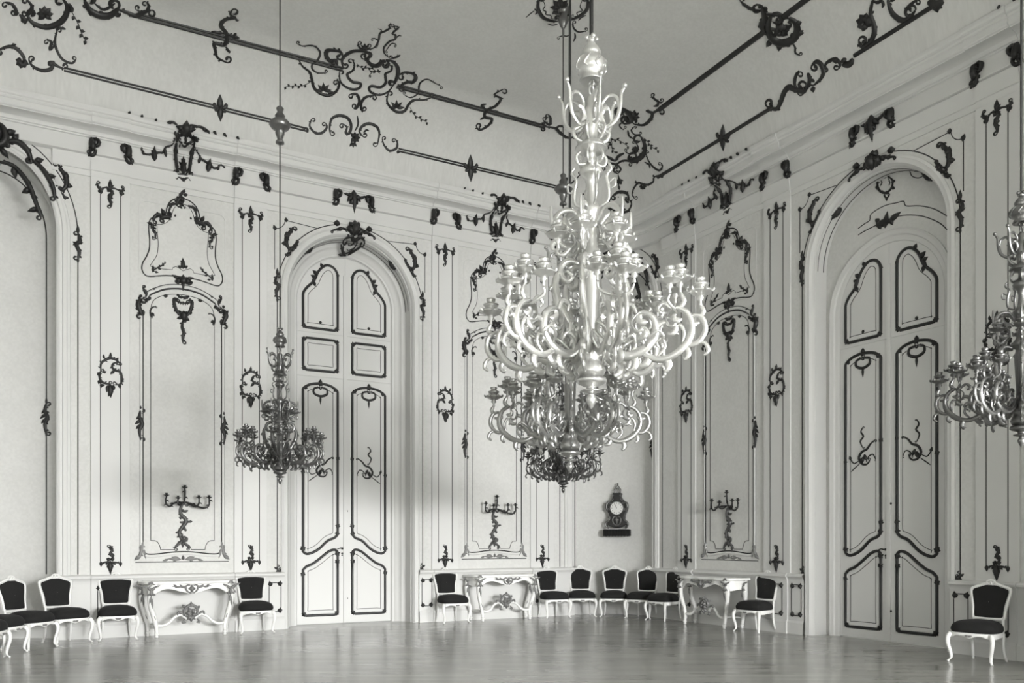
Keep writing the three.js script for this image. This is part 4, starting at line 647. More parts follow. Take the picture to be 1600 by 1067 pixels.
// geometry of the great lustre in metres, finial at y = 0; each arm is drawn along +x and turned
const LG = (() => {
  const g = {};
  const cup = lathe([[0, -0.12], [0.02, -0.11], [0.014, -0.07], [0.04, -0.05], [0.03, -0.02], [0.06, -0.01], [0.115, 0.02], [0.12, 0.04], [0.06, 0.045], [0.045, 0.06], [0.075, 0.085], [0.085, 0.105], [0.05, 0.115], [0.04, 0.13], [0.05, 0.15], [0.05, 0.165], [0, 0.165]], 14);
  const petals = []; for (let k = 0; k < 6; k++) { const a = k * Math.PI / 3; petals.push(tube([[0.09 * Math.cos(a), 0.02, 0.09 * Math.sin(a)], [0.125 * Math.cos(a), 0.03, 0.125 * Math.sin(a)], [0.135 * Math.cos(a), 0.06, 0.135 * Math.sin(a)]], 0.014, { sides: 5, seg: 3 })); }
  g.cup = join([cup, ...petals]);
  const scroll = (pts, r, flat = 1.35) => tube(P3(pts), r * 1.3, { flat, sides: 8, seg: 5 });
  const leaf = (x, y, dx, dy, w, z = 0) => tube([[x, y, z], [x + dx * 0.55 - dy * 0.25, y + dy * 0.5 + dx * 0.25, z], [x + dx, y + dy, z], [x + dx * 0.95 + dy * 0.4, y + dy * 1.05 - dx * 0.4, z], [x + dx * 0.7 + dy * 0.3, y + dy * 0.85 - dx * 0.3, z]], (t) => w * 0.8 * Math.max(0.15, Math.sin(Math.PI * t ** 0.65)), { sides: 6, seg: 3, flat: 2 });
  g.arm = join([
    scroll([[0.1, 0.8], [0.2, 0.64], [0.38, 0.55], [0.57, 0.6], [0.7, 0.76], [0.67, 0.94], [0.54, 1.0], [0.45, 0.9], [0.5, 0.81], [0.57, 0.83]], 0.034),
    scroll([[0.5, 0.6], [0.74, 0.49], [0.95, 0.56], [1.08, 0.74], [1.05, 0.93], [0.92, 1.02], [0.82, 0.94], [0.85, 0.84], [0.92, 0.84]], 0.03),
    scroll([[0.98, 0.62], [1.13, 0.63], [1.22, 0.76], [1.18, 0.9], [1.08, 0.92], [1.05, 0.84], [1.1, 0.8]], 0.02),
    scroll([[1.12, 0.66], [1.22, 0.62], [1.25, 0.54], [1.2, 0.5]], 0.014),
    scroll([[1.14, 0.9], [1.2, 0.95], [1.17, 1.03]], 0.017), scroll([[0.94, 1.01], [1.0, 1.08], [0.96, 1.18]], 0.018),
    tube([[0.92, 0.98, 0], [0.9, 1.0, 0.1], [0.86, 1.06, 0.17], [0.88, 1.12, 0.19]], 0.018), tube([[0.92, 0.98, 0], [0.9, 1.0, -0.1], [0.86, 1.06, -0.17], [0.88, 1.12, -0.19]], 0.018),
    tube([[0.6, 0.62, 0.02], [0.66, 0.7, 0.13], [0.76, 0.76, 0.15], [0.8, 0.7, 0.1], [0.74, 0.66, 0.06]], 0.02), tube([[0.6, 0.62, -0.02], [0.66, 0.7, -0.13], [0.76, 0.76, -0.15], [0.8, 0.7, -0.1], [0.74, 0.66, -0.06]], 0.02),
    tube([[0.3, 0.6, 0.02], [0.36, 0.7, 0.1], [0.48, 0.74, 0.11], [0.5, 0.66, 0.06]], 0.02), tube([[0.3, 0.6, -0.02], [0.36, 0.7, -0.1], [0.48, 0.74, -0.11], [0.5, 0.66, -0.06]], 0.02),
    scroll([[0.6, 0.66], [0.63, 0.76], [0.58, 0.84], [0.53, 0.78], [0.57, 0.74]], 0.014), scroll([[0.98, 0.64], [1.0, 0.76], [0.95, 0.84], [0.9, 0.78], [0.94, 0.74]], 0.013), scroll([[0.24, 0.66], [0.33, 0.78], [0.3, 0.9], [0.22, 0.88], [0.24, 0.81]], 0.018), scroll([[0.72, 0.52], [0.8, 0.62], [0.77, 0.7], [0.71, 0.67], [0.73, 0.62]], 0.014), scroll([[0.5, 1.0], [0.44, 1.1], [0.35, 1.08], [0.36, 1.0]], 0.016), scroll([[0.86, 1.02], [0.78, 1.08], [0.72, 1.03], [0.76, 0.98]], 0.014),
    leaf(0.74, 0.5, 0.1, -0.1, 0.03), leaf(0.6, 0.57, -0.02, -0.13, 0.03), leaf(0.42, 0.56, 0.05, -0.14, 0.03), leaf(0.98, 0.6, 0.06, -0.1, 0.022), leaf(0.62, 0.9, -0.1, 0.06, 0.03), leaf(0.98, 0.9, -0.09, 0.02, 0.025), leaf(1.1, 0.74, 0.02, 0.1, 0.02), leaf(0.7, 0.78, 0.1, 0.1, 0.022), leaf(0.55, 0.86, 0.02, -0.12, 0.028), leaf(0.9, 0.86, -0.03, -0.11, 0.024), leaf(0.33, 0.64, -0.02, 0.16, 0.028)]);
  g.armCups = [[1.17, 1.14, 0, 1.05], [0.96, 1.3, 0, 1.05], [0.88, 1.24, 0.19, 1], [0.88, 1.24, -0.19, 1]];
  g.body = join([scroll([[0.27, 1.5], [0.22, 1.44], [0.26, 1.38], [0.33, 1.42], [0.34, 1.53], [0.25, 1.6], [0.14, 1.58]], 0.024), scroll([[0.34, 1.5], [0.4, 1.38], [0.39, 1.2], [0.3, 1.0], [0.2, 0.82], [0.18, 0.66], [0.25, 0.56], [0.34, 0.56], [0.37, 0.64], [0.31, 0.68], [0.27, 0.64]], 0.032), scroll([[0.3, 1.0], [0.36, 0.92], [0.42, 0.96], [0.4, 1.04]], 0.016), leaf(0.36, 1.25, 0.09, 0.05, 0.025), leaf(0.22, 0.8, 0.1, -0.06, 0.025), leaf(0.36, 0.58, 0.07, -0.1, 0.03), leaf(0.28, 0.54, 0.03, -0.14, 0.03)]);
  g.upper = join([scroll([[0.1, 2.02], [0.2, 2.14], [0.34, 2.12], [0.42, 1.98], [0.39, 1.83], [0.27, 1.74], [0.19, 1.79], [0.21, 1.88], [0.27, 1.87]], 0.0204), scroll([[0.4, 1.86], [0.44, 2.0], [0.45, 2.18]], 0.0136), scroll([[0.22, 1.76], [0.32, 1.66], [0.38, 1.68], [0.37, 1.74]], 0.0170), leaf(0.3, 2.08, -0.08, -0.14, 0.03), leaf(0.36, 1.8, 0.08, -0.06, 0.022)]);
  g.upperCup = [0.37, 1.85, 0, 1.1];
  g.horn = join([scroll([[0.1, 2.2], [0.18, 2.25], [0.19, 2.4], [0.17, 2.52], [0.22, 2.6], [0.19, 2.66]], 0.0124), scroll([[0.19, 2.44], [0.26, 2.48], [0.26, 2.4], [0.22, 2.38]], 0.0074)]);
  g.neck = scroll([[0.04, 2.68], [0.14, 2.66], [0.17, 2.74], [0.12, 2.8]], 0.0105);
  g.collar = scroll([[0.06, 2.9], [0.17, 2.94], [0.2, 3.02], [0.12, 3.08]], 0.0135);
  g.crown = join([scroll([[0.08, 3.1], [0.18, 3.05], [0.28, 3.12], [0.32, 3.26], [0.33, 3.38], [0.37, 3.45]], 0.0144), scroll([[0.31, 3.22], [0.28, 3.35], [0.2, 3.38], [0.12, 3.31], [0.14, 3.23], [0.2, 3.25]], 0.0130), ball(0.03, 0.37, 3.46, 0), leaf(0.15, 3.1, -0.02, 0.14, 0.024)]);
  g.stem = join([lathe([[0.0, 0.34], [0.13, 0.36], [0.16, 0.42], [0.12, 0.5], [0.1, 0.54], [0.13, 0.58], [0.12, 0.63], [0.085, 0.7], [0.075, 0.9], [0.09, 1.2], [0.1, 1.42], [0.12, 1.46], [0.09, 1.5], [0.08, 1.56], [0.15, 1.6], [0.16, 1.65], [0.1, 1.7], [0.07, 1.76], [0.06, 2.0], [0.1, 2.1], [0.13, 2.16], [0.09, 2.2], [0.055, 2.26], [0.045, 2.42], [0.06, 2.5], [0.11, 2.54], [0.13, 2.585], [0.11, 2.62], [0.06, 2.65], [0.045, 2.72], [0.05, 2.8], [0.17, 2.82], [0.18, 2.84], [0.12, 2.9], [0.06, 2.93], [0.07, 3.0], [0.09, 3.14], [0.1, 3.24], [0.06, 3.3], [0.07, 3.36], [0.03, 3.42], [0.0, 3.43]], 20)]);
  g.pendant = lathe([[0.0, 0.0], [0.02, 0.02], [0.045, 0.07], [0.06, 0.11], [0.04, 0.15], [0.03, 0.17], [0.11, 0.19], [0.12, 0.205], [0.05, 0.22], [0.06, 0.25], [0.14, 0.275], [0.17, 0.3], [0.16, 0.34], [0.0, 0.345]], 18);
  g.link = join([new THREE.TorusGeometry(0.045, 0.013, 6, 14).scale(0.75, 1.3, 1).translate(0, 3.47, 0), new THREE.TorusGeometry(0.035, 0.011, 6, 14).rotateY(1.57).translate(0, 3.545, 0)]);
  const pear = lathe([[0, 3.63], [0.06, 3.6], [0.1, 3.575], [0.125, 3.56], [0.132, 3.575], [0.1, 3.63], [0.15, 3.665], [0.168, 3.72], [0.16, 3.78], [0.115, 3.825], [0.088, 3.84], [0.102, 3.86], [0.106, 3.89], [0.08, 3.935], [0.045, 3.975], [0.04, 4.0], [0.06, 4.03], [0.03, 4.06], [0, 4.06]], 20);
  const pk = []; for (let k = 0; k < 4; k++) pk.push(ball(0.03, 0.055 * Math.cos(k * 1.57 + 0.4), 4.04, 0.055 * Math.sin(k * 1.57 + 0.4), 8)); for (let k = 0; k < 8; k++) { const a = k * Math.PI / 4; pk.push(tube([[0.11 * Math.cos(a), 3.83, 0.11 * Math.sin(a)], [0.165 * Math.cos(a + 0.2), 3.77, 0.165 * Math.sin(a + 0.2)], [0.168 * Math.cos(a + 0.5), 3.7, 0.168 * Math.sin(a + 0.5)], [0.155 * Math.cos(a + 0.3), 3.67, 0.155 * Math.sin(a + 0.3)]], 0.011, { sides: 5, seg: 4 })); }
  g.pear = join([pear, ...pk]);
  return g;
})();
function lustre(label, [px, depth], bottom, k, m, top, rodR, ballAt) {
  const X = (px - CX) / F * depth, a = X * CS + depth * SN, b = depth * CS - X * SN;
  const t = thing('chandelier', label, 'chandelier', null, a, bottom, -b, top.turn ?? 0);
  const put = (name, g, parent, turn = 0, x = 0, y = 0, z = 0, s = k) => { const o = mesh(name, g, m, parent ?? t); o.rotation.y = turn; o.position.set(x, y, z); o.scale.setScalar(s); return o; };
  put('stem', LG.stem); put('pendant', LG.pendant); put('chain_link', LG.link); put('pear_finial', LG.pear);
  for (let i = 0; i < 6; i++) {
    const w = i * Math.PI / 3, w2 = w + Math.PI / 6;
    const arm = put('candle_arm', LG.arm, null, w);
    for (const [x, y, z, s] of LG.armCups) put('candle_cup', LG.cup, arm, 0, x, y, z, s);
    put('body_scroll', LG.body, null, w2); 
    const up = put('upper_scroll', LG.upper, null, w2); put('candle_cup', LG.cup, up, 0, ...LG.upperCup.slice(0, 3), LG.upperCup[3]);
    if (i % 3) put('horn_scroll', LG.horn, null, w); put('neck_scroll', LG.neck, null, w2); put('collar_scroll', LG.collar, null, w2); put('crown_scroll', LG.crown, null, w);
  }
  const yt = 4.05 * k, ceilAt = coveY(inset(a, b)) - bottom;
  const rod = mesh('rod', new THREE.CylinderGeometry(rodR, rodR, ceilAt - top.drop - yt, 10).translate(0, (yt + ceilAt - top.drop) / 2, 0), M.iron, t);
  mesh('canopy', lathe([[0, -0.02], [rodR * 1.4, -0.02], [rodR * 2.2, 0.05], [rodR * 2, 0.12], [0.05, 0.16], [0.09, 0.26], [0.06, 0.34], [0.08, top.drop - 0.04], [0.12, top.drop - 0.02], [0.12, top.drop + 0.01]], 14).translate(0, ceilAt - top.drop, 0), top.m ?? m, t);
  if (ballAt) mesh('rod_knob', lathe([[0.02, -0.26], [0.05, -0.255], [0.05, -0.23], [0.03, -0.2], [0.055, -0.12], [0.05, -0.08], [0.1, -0.05], [0.13, 0.0], [0.1, 0.05], [0.05, 0.08], [0.06, 0.12], [0.03, 0.17], [0.045, 0.22], [0.03, 0.24], [0.02, 0.25]], 16).scale(1.15, 1, 1.15).translate(0, ballAt - bottom, 0), m, t);
  return t;
}
lustre('great silvery lustre of pale scrolled arms, hung in the middle of the hall', [924, 9.27], 3.06, 1, M.silver, { drop: 0.5, turn: 0.2 }, 0.022);
lustre('mid-grey lustre of the great pattern, hung behind the silvery one', [890.5, 11.5], 2.55, 0.88, M.gilt, { drop: 0.95, turn: 0.55, m: M.silver }, 0.018);
lustre('small dark bronze lustre before the tall three-tiered double door', [437.5, 11.57], 2.4, 0.525, M.bronze, { drop: 0.43, turn: 0.3 }, 0.009, 7.29);
lustre('small dark bronze lustre hanging low beneath the mid-grey lustre', [880, 13.6], 2.4, 0.525, M.bronze, { drop: 0.43, turn: 0.1 }, 0.009, 7.26);
lustre('dark bronze lustre hanging before the wall beside the lower double door', [1596, 7.1], 2.4, 0.525, M.bronze, { drop: 0.43, turn: 0.0 }, 0.009, 7.26);

// ---------------------------------------------------------------- side chairs
const chair0 = (() => {
  const t = thing('side_chair', '', 'chair', 'white chairs with dark seats along the walls');
  const outline = (s, n = 40) => Array.from({ length: n }, (_, i) => { const a = i / n * Math.PI * 2, c = Math.cos(a), q = Math.sin(a), z = Math.sign(q) * Math.abs(q) ** 0.55 * 0.255, w = 0.27 + z * 0.13, x = Math.sign(c) * Math.abs(c) ** 0.5 * w; return [x * s, (z + (q > 0 ? 0.02 * Math.cos(x * 5) : 0)) * s]; });
  const N = 48, O = outline(1, N), ring = (s, y) => [...outline(s, N), outline(s, N)[0]].map(([x, z]) => V(x, y, z));
  const low = (x, z) => 0.35 - 0.018 * Math.cos(x * 23) * (z > 0 ? 1 : 0.4);
  const prof = (k) => [...O, O[0]].map(([x, z]) => ({ a: V(x * 1.0, low(x, z), z), b: V(x * 1.02, 0.375, z * 1.02), c: V(x, 0.405, z), d: V(x * 0.9, 0.405, z * 0.9), e: V(x * 0.9, 0.36, z * 0.9) }));
  mesh('seat_rail', grid(prof().map((p) => [p.a, p.b, p.c, p.d, p.e, p.a]), null, 0.6), M.white, t);
  mesh('seat_cushion', grid([[0.95, 0.4], [1.02, 0.415], [1.05, 0.445], [1.03, 0.48], [0.96, 0.515], [0.82, 0.545], [0.6, 0.565], [0.3, 0.575], [0.001, 0.578]].map(([s, y]) => ring(s, y)), null, 0), M.velvet, t);
  for (const s of [-1, 1]) {
    mesh('leg', tube([[s * 0.265, 0.385, 0.215], [s * 0.292, 0.335, 0.245], [s * 0.292, 0.25, 0.25], [s * 0.268, 0.13, 0.225], [s * 0.262, 0.05, 0.222], [s * 0.285, 0.018, 0.245], [s * 0.29, 0.004, 0.25]], (q) => (q < 0.9 ? 0.036 - 0.024 * q : 0.018), { sides: 8 }), M.white, t);
    mesh('leg', tube([[s * 0.21, 0.385, -0.23], [s * 0.205, 0.25, -0.235], [s * 0.21, 0.1, -0.26], [s * 0.225, 0.0, -0.3]], (q) => 0.024 - 0.008 * q, { sides: 7 }), M.white, t);
    mesh('stile', tube([[s * 0.2, 0.37, -0.235], [s * 0.195, 0.5, -0.25], [s * 0.19, 0.6, -0.268]], 0.02, { round: false }), M.white, t);
  }
  const h = catmull([[0, 0.475], [0.07, 0.475], [0.13, 0.452], [0.19, 0.432], [0.232, 0.41], [0.243, 0.37], [0.228, 0.28], [0.205, 0.17], [0.197, 0.06], [0.19, 0.015], [0.16, 0.0], [0, -0.006]], 44), bk = [...h, ...h.slice(1, -1).reverse().map(([x, y]) => [-x, y])];
  const lean = (x, y, z = 0) => V(x * 1.06, 0.575 + y * 0.99, -0.262 - y * 0.17 + z);
  mesh('back_frame', grid([...bk, bk[0], bk[1]].map(([x, y], i, A) => { const c = Math.hypot(x, y - 0.23) || 1, nx = x / c, ny = (y - 0.23) / c; return [[-0.02, -0.018], [-0.02, 0.012], [0, 0.024], [0.02, 0.012], [0.02, -0.018], [-0.02, -0.018]].map(([o, z]) => lean(x + nx * o, y + ny * o, z)); }), null, 0.7), M.white, t);
  const cs = [[0.93, -0.012], [0.92, 0.014], [0.82, 0.028], [0.5, 0.036], [0.01, 0.038]].map(([s, z]) => [...bk, bk[0]].map(([x, y]) => lean(x * s, 0.23 + (y - 0.23) * s, z)));
  mesh('back_cushion', grid(cs, null, 0), M.velvet, t);
  const sf = (x, y) => ({ p: lean(x, y, 0.018), n: V(0, 0.17, 1).normalize() });
  mesh('crest_carving', relief([[0.024, -0.06, 0.485, -0.04, 0.515, 0, 0.525, 0.04, 0.515, 0.06, 0.485], [-0.03, 0, 0.47, 0, 0.52], [-0.02, -0.03, 0.48, -0.08, 0.5], [-0.02, 0.03, 0.48, 0.08, 0.5], [-0.02, 0, 0.48, -0.03, 0.455], [-0.02, 0, 0.48, 0.03, 0.455]], sf, (x, y) => [x, y], 1, { hs: 0.6 }), M.white, t);
  mesh('apron_carving', relief([[-0.025, 0, 0.36, -0.05, 0.37], [-0.025, 0, 0.36, 0.05, 0.37], [-0.02, 0, 0.38, 0, 0.345]], (x, y) => ({ p: V(x, y, 0.279), n: V(0, 0, 1) }), (x, y) => [x, y], 1), M.carve, t);
  return t;
})();
const deg = Math.PI / 180;
const CH = [
  [-0.68, 13.65, 72, 'chair in the end niche, furthest from the scrolled console'], [-0.5, 14.31, 62, 'chair in the end niche, third from the scrolled console'], [-0.12, 14.93, 48, 'chair in the end niche, second from the scrolled console'],
  [0.39, 15.45, 27, 'chair turned slightly at the edge of the end niche'], [1.15, 15.62, 0, 'chair between the end niche and the scrolled console'], [3.4, 15.62, 0, 'chair between the scrolled console and the three-tiered double door'],
  [7.3, 15.62, 0, 'chair beside the three-tiered double door, on the clock side'], [9.7, 15.6, -4, 'chair between the console and the corner with the clock'],
  [10.44, 15.62, -28, 'chair in the rounded corner, beneath the clock on the console side'], [11.03, 15.22, -38, 'chair in the rounded corner, directly under the wall clock'], [11.32, 14.6, -62, 'chair in the rounded corner, past the clock towards the lower door'],
  [11.34, 13.9, -86, 'chair partly hidden by the console next to the lower double door'], [11.34, 11.32, -86, 'chair between a console and the lower double door'], [11.1, 6.98, -84, 'chair standing alone past the lower double door']];
CH.forEach(([a, b, r, l], i) => { const lab = 'white carved ' + l; if (i) copy(chair0, lab, a, 0, -b, r * deg); else { chair0.position.set(a, 0, -b); chair0.rotation.y = r * deg; chair0.userData.label = lab; } });

// ---------------------------------------------------------------- console tables
const console0 = (() => {
  const t = thing('console_table', '', 'console table', 'white carved consoles under the wall panels');
  const topShape = catmull([[-0.8, 0.0], [-0.79, 0.2], [-0.7, 0.42], [-0.45, 0.5], [-0.2, 0.485], [0, 0.51], [0.2, 0.485], [0.45, 0.5], [0.7, 0.42], [0.79, 0.2], [0.8, 0.0]], 50);
  const slab = new THREE.ExtrudeGeometry(new THREE.Shape(topShape.map((p) => new THREE.Vector2(...p))), { depth: 0.025, bevelEnabled: true, bevelSize: 0.012, bevelThickness: 0.01, bevelSegments: 2 }).rotateX(Math.PI / 2).scale(1, 1, 1).translate(0, 0.945, 0);
  mesh('table_top', slab, M.white, t);
  const in2 = topShape.map(([x, z]) => [x * 0.93, z * 0.92]), apLow = (x) => 0.8 - 0.055 * Math.exp(-((x / 0.2) ** 2)) - 0.09 * Math.exp(-(((Math.abs(x) - 0.66) / 0.12) ** 2)) + 0.03 * Math.exp(-(((Math.abs(x) - 0.38) / 0.14) ** 2));
  mesh('apron', grid(in2.map(([x, z]) => [V(x, 0.92, z), V(x * 1.01, 0.87, z * 1.01), V(x, apLow(x) + 0.012, z), V(x * 1.005, apLow(x), z * 1.01), V(x * 0.96, apLow(x), z * 0.96), V(x * 0.96, 0.92, z * 0.96)]), null, 0.6), M.white, t);
  for (const s of [-1, 1]) for (const [z, x0] of [[0.4, 0.6], [0.05, 0.7]]) {
    const leg = mesh('leg', tube([[s * (x0 - 0.06), 0.91, z], [s * (x0 + 0.03), 0.83, z + 0.015], [s * (x0 + 0.06), 0.7, z + 0.02], [s * (x0 + 0.05), 0.55, z + 0.015], [s * (x0 + 0.0), 0.36, z - 0.01], [s * (x0 - 0.035), 0.22, z - 0.02], [s * (x0 - 0.045), 0.12, z - 0.015], [s * (x0 - 0.04), 0.075, z]], (q) => 0.055 - 0.026 * q, { sides: 8 }), M.white, t);
    mesh('foot', [lathe([[0.0, 0.0], [0.026, 0.0], [0.032, 0.02], [0.022, 0.035], [0.036, 0.045], [0.04, 0.065], [0.02, 0.08], [0, 0.085]], 12).translate(s * (x0 - 0.045), 0, z)], M.white, leg);
    mesh('leg_carving', relief([[-0.05, 0, 0.0, 0.0, 0.15], [-0.04, 0, 0.1, -0.07, 0.18], [-0.04, 0, 0.1, 0.07, 0.18], [0.03, -0.05, 0.2, 0, 0.24, 0.05, 0.2], [-0.03, 0, 0.02, -0.03, -0.12], [-0.03, 0, 0, 0.02, -0.2], [-0.03, 0.02, 0.05, 0.07, 0.02], [-0.03, -0.02, 0.05, -0.07, 0.02], [-0.026, 0.05, 0.16, 0.14, 0.19], [-0.026, -0.05, 0.16, -0.14, 0.19]], (x, y) => ({ p: V(s * (x0 + 0.045) + x, y, z + 0.066), n: V(0, 0, 1) }), (x, y) => [x, 0.7 + y], 1, { fringe: 0.8, hs: 0.5 }), M.carve, leg);
    mesh('leg_bead', relief([[0.02, x0 + 0.1, 0.7, x0 + 0.05, 0.5, x0 - 0.03, 0.3]], (x, y) => ({ p: V(s * x, y, z + 0.02), n: V(0, 0, 1) }), (x, y) => [x, y], 1, { fringe: 1.5 }), M.carve, leg);
  }
  for (const s of [-1, 1]) mesh('stretcher', [tube([[s * 0.54, 0.21, 0.38], [s * 0.46, 0.2, 0.38], [s * 0.36, 0.24, 0.37], [s * 0.27, 0.33, 0.35], [s * 0.17, 0.37, 0.34], [s * 0.1, 0.33, 0.34], [s * 0.06, 0.3, 0.34]], (q) => 0.026, { sides: 8 }), tube([[s * 0.62, 0.2, 0.05], [s * 0.58, 0.22, 0.2], [s * 0.54, 0.21, 0.38]], 0.022)], M.white, t);
  const st = [[0.04, -0.08, 0.34, -0.12, 0.42, -0.06, 0.52, 0.03, 0.53, 0.1, 0.47, 0.09, 0.38, 0.03, 0.32], [0.03, -0.12, 0.38, -0.2, 0.42, -0.22, 0.36], [0.03, 0.12, 0.38, 0.2, 0.42, 0.22, 0.36], [0.03, -0.1, 0.3, -0.14, 0.24, -0.08, 0.24], [0.03, 0.1, 0.3, 0.14, 0.24, 0.08, 0.24], [-0.06, 0, 0.4, -0.05, 0.5], [-0.06, 0, 0.4, 0.07, 0.48], [-0.06, 0, 0.4, -0.1, 0.4], [-0.06, 0, 0.38, 0.1, 0.36], [-0.06, 0, 0.36, 0, 0.24], [-0.05, 0, 0.36, -0.07, 0.28], [-0.05, 0, 0.36, 0.07, 0.28], [-0.05, 0, 0.5, 0, 0.6], [-0.04, -0.1, 0.5, -0.15, 0.55], [-0.04, 0.1, 0.48, 0.15, 0.52]];
  mesh('shell_cartouche', relief(st, (x, y) => ({ p: V(x, y, 0.36 + 0.03 * Math.cos(x * 8)), n: V(0, 0, 1) }), (x, y) => [x, y], 1, { fringe: 0.7, hs: 0.9 }), M.carve, t);
  const ap = mirrorX([[0.024, 0.05, 0.9, 0.1, 0.86, 0.08, 0.79, 0.02, 0.75], [-0.03, 0.08, 0.85, 0.2, 0.87], [-0.026, 0.14, 0.85, 0.2, 0.9], [-0.026, 0.18, 0.86, 0.28, 0.85], [0.014, 0.1, 0.83, 0.2, 0.86, 0.32, 0.87], [-0.022, 0.24, 0.87, 0.3, 0.9], [-0.03, 0.03, 0.85, 0.05, 0.8]]);
  mesh('apron_carving', relief([...ap, [-0.06, 0, 0.77, 0, 0.9]], (x, y) => ({ p: V(x, y, 0.478 - 0.02 * Math.abs(x)), n: V(0, 0, 1) }), (x, y) => [x, y], 1, { fringe: 0.6, hs: 0.6 }), M.carve, t);
  return t;
})();
console0.position.set(CA - 3.07, 0, -15.92); console0.userData.label = 'white carved console table between the three-tiered door and the end niche';
copy(console0, 'white carved console table between the three-tiered door and the clock corner', CA + 3.13, 0, -15.92, 0);
copy(console0, 'white carved console table between the clock corner and the lower door', 11.62, 0, -12.55, -Math.PI / 2);
copy(console0, 'white carved console table beyond the lone chair past the lower door', 11.62, 0, -5.62, -Math.PI / 2);

// ---------------------------------------------------------------- wall candelabra on the panels
const sconce0 = (() => {
  const t = thing('wall_candelabrum', '', 'candelabrum', 'gilt candelabra on the wall panels');
  const Q = (x, y) => { const [u, v] = pxA(240 + x / 7.62, 740 + y / 7.62); return [u - pxA(240 + 370 / 7.62, 850)[0], v]; };
  const flat = (x, y) => ({ p: V(x, y, 0.0), n: V(0, 0, 1) }), k = 0.00138;
  mesh('stem', relief([[40, 400, 340, 360, 372, 338, 430, 348, 490, 392, 530, 402, 580, 370, 622, 330, 680, 326, 740, 362, 790], [26, 395, 530, 345, 520, 340, 545], [26, 345, 430, 385, 450, 430, 440], [22, 400, 575, 450, 572, 480, 570], [20, 395, 575, 350, 580, 330, 575], [26, 370, 625, 395, 665, 415, 672], [20, 330, 690, 300, 700, 280, 702], [26, 350, 780, 400, 800, 415, 770, 385, 755], [18, 345, 700, 360, 730, 345, 750], [28, 365, 790, 330, 830, 295, 855, 270, 892], [28, 375, 800, 400, 840, 430, 860, 448, 888], [-34, 368, 800, 366, 885], [-24, 330, 800, 300, 850]], flat, Q, k, { fringe: 0.7, hs: 0.7 }), M.antique, t);
  const cupG = lathe([[0, -0.05], [0.012, -0.045], [0.01, -0.02], [0.022, -0.008], [0.045, 0.005], [0.048, 0.014], [0.02, 0.012], [0.018, 0.03], [0.026, 0.035], [0.026, 0.042], [0, 0.042]], 10);
  const arms = [[[383, 335, 0.04], [383, 290, 0.07], [385, 220, 0.08], [383, 170, 0.08]], [[380, 340, 0.04], [300, 345, 0.1], [240, 360, 0.14], [200, 392, 0.16], [163, 375, 0.17], [148, 330, 0.17], [158, 265, 0.17]], [[350, 350, 0.04], [310, 375, 0.12], [290, 350, 0.15], [297, 295, 0.15]], [[395, 335, 0.04], [450, 372, 0.1], [510, 395, 0.13], [540, 360, 0.15], [543, 290, 0.15]], [[395, 335, 0.04], [470, 365, 0.1], [540, 400, 0.14], [610, 412, 0.17], [655, 385, 0.17], [662, 330, 0.17], [660, 290, 0.17]]];
  arms.forEach((p) => {
    const pts = p.map(([x, y, z]) => { const [u, v] = Q(x, y); return V(u, v, z); }), e = pts[pts.length - 1], g = [tube(pts, 0.018, { sides: 6 })];
    for (let i = 1; i < pts.length - 1; i++) g.push(tube([pts[i], pts[i].clone().add(V(0.03 * (i % 2 ? 1 : -1), 0.01, 0.02)), pts[i].clone().add(V(0.055 * (i % 2 ? 1 : -1), -0.02, 0.02))], (q) => 0.014 * Math.max(0.1, Math.sin(Math.PI * q ** 0.7)), { sides: 5, seg: 3 }));
    const a = mesh('arm', g, M.gold, t); const c = mesh('candle_cup', cupG, M.gold, a); c.position.copy(e); c.scale.setScalar(1.05);
  });
  return t;
})();
const panelC = [[CA - 3.13, 'carved candelabrum with five cups on the panel beside the end niche'], [CA + 3.13, 'carved candelabrum on the panel between the three-tiered door and clock corner'], [UCB - 3.29, 'carved candelabrum on the panel between the clock corner and lower door']];
panelC.forEach(([c, l], i) => { const p = wallPt(c, 0, 0), r = i < 2 ? 0 : -Math.PI / 2; if (i) copy(sconce0, l, p.x, 0, p.z, r); else { sconce0.position.copy(p); sconce0.userData.label = l; } });

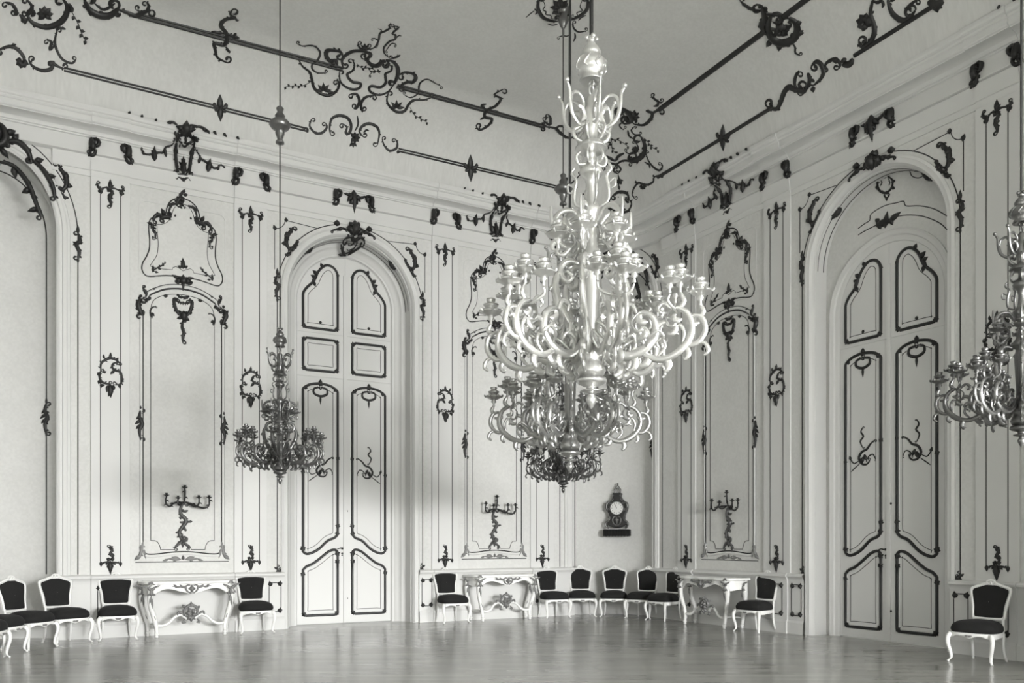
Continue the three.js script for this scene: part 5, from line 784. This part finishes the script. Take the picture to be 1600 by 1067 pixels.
// ---------------------------------------------------------------- bracket clock in the rounded corner
{
  const u = QX + R * (Math.PI / 4 + 0.05), p = wallPt(u, 0, -ND), n = wallN(u);
  const t = thing('bracket_clock', 'dark waisted bracket clock with white dial on the rounded corner wall', 'clock', null, p.x, 1.948, p.z, Math.atan2(n.x, n.z));
  const q = 0.00136, Y = (y) => (835 - y) * q, hp = [[0, 262], [62, 262], [52, 300], [66, 345], [100, 385], [112, 400], [150, 412], [166, 470], [160, 530], [128, 600], [112, 650], [118, 700], [140, 730], [150, 770], [110, 790], [60, 812], [0, 825]];
  const sh = catmull(hp.map(([x, y]) => [x * q, Y(y)]), 60), full = [...sh, ...sh.slice(1, -1).reverse().map(([x, y]) => [-x, y])];
  const cs = new THREE.ExtrudeGeometry(new THREE.Shape(full.map((v) => new THREE.Vector2(...v))), { depth: 0.15, bevelEnabled: true, bevelSize: 0.012, bevelThickness: 0.015, bevelSegments: 2 }).translate(0, 0.0, 0.03);
  mesh('case', cs, M.dark, t);
  const dy = Y(508), zf = 0.2;
  const dial = mesh('dial', new THREE.CylinderGeometry(0.145, 0.145, 0.02, 40).rotateX(Math.PI / 2).translate(0, dy, zf), M.dial, t);
  const marks = []; for (let k = 0; k < 12; k++) { const a = k * Math.PI / 6; marks.push(new THREE.BoxGeometry(0.012, 0.026, 0.004).translate(0, 0.112, 0).rotateZ(a).translate(0, dy, zf + 0.011)); }
  mesh('hour_marks', marks, M.bronze, dial);
  mesh('minute_hand', new THREE.BoxGeometry(0.007, 0.1, 0.004).translate(0, 0.042, 0).rotateZ(0.42).translate(0, dy, zf + 0.016), M.iron, dial);
  mesh('hour_hand', new THREE.BoxGeometry(0.01, 0.06, 0.004).translate(0, 0.026, 0).rotateZ(0.5).translate(0, dy, zf + 0.014), M.iron, dial);
  mesh('bezel', new THREE.TorusGeometry(0.15, 0.011, 8, 36).translate(0, dy, zf + 0.006), M.bronze, t);
  const sf = (z) => (x, y) => ({ p: V(x, y, z), n: V(0, 0, 1) }), mp = (x, y) => [x * q, Y(y)];
  mesh('mounts', relief([...mirrorX([[30, 120, 402, 165, 430, 175, 490, 160, 540], [26, 112, 660, 130, 710, 175, 740, 185, 790, 160, 835], [20, 60, 350, 80, 385, 105, 390], [16, 40, 640, 70, 690, 60, 750, 20, 790], [-24, 150, 430, 190, 440], [-24, 165, 750, 200, 760], [-20, 40, 300, 70, 290]]), [-30, 0, 650, 0, 800], [-26, 0, 690, 40, 720], [-26, 0, 690, -40, 720]], sf(zf - 0.005), mp, q, { fringe: 0.5, hs: 0.6 }), M.bronze, t);
  mesh('finial', [...mirrorX([[1, 0.0, 0.0]]).slice(0, 0), tube([[-0.06, Y(255), 0.1], [-0.075, Y(205), 0.1], [-0.04, Y(165), 0.1], [0, Y(120), 0.1]], 0.014), tube([[0.06, Y(255), 0.1], [0.075, Y(205), 0.1], [0.04, Y(165), 0.1], [0, Y(120), 0.1]], 0.014), tube([[-0.03, Y(250), 0.1], [-0.045, Y(205), 0.1], [0, Y(170), 0.1], [0.045, Y(205), 0.1], [0.03, Y(250), 0.1]], 0.01), ball(0.022, 0, Y(105), 0.1), box(0.14, 0.02, 0.12, 0, Y(262), 0.1)], M.bronze, t);
  for (const s of [-1, 1]) mesh('foot', tube([[s * 0.17, Y(770), 0.14], [s * 0.22, Y(790), 0.15], [s * 0.2, Y(830), 0.15], [s * 0.21, Y(842), 0.16]], 0.02), M.bronze, t);
  const b = thing('clock_shelf', 'dark fringed wall shelf under the bracket clock', 'shelf', null, p.x, 1.76, p.z, Math.atan2(n.x, n.z));
  mesh('board', [box(0.56, 0.03, 0.28, 0, 0.147, 0.12), box(0.08, 0.12, 0.1, 0, 0.08, 0.03)], M.dark, b);
  const fr = []; for (let k = 0; k < 16; k++) fr.push(box(0.034, 0.15, 0.02, -0.2625 + k * 0.035, 0.08 - 0.006 * (k % 2), 0.27, 0.008)); for (const s of [-1, 1]) for (let k = 0; k < 6; k++) fr.push(box(0.02, 0.15, 0.036, s * 0.285, 0.08, 0.08 + k * 0.036, 0.008));
  mesh('fringe', fr, M.velvet, b);
}
renderer.render(scene, camera);
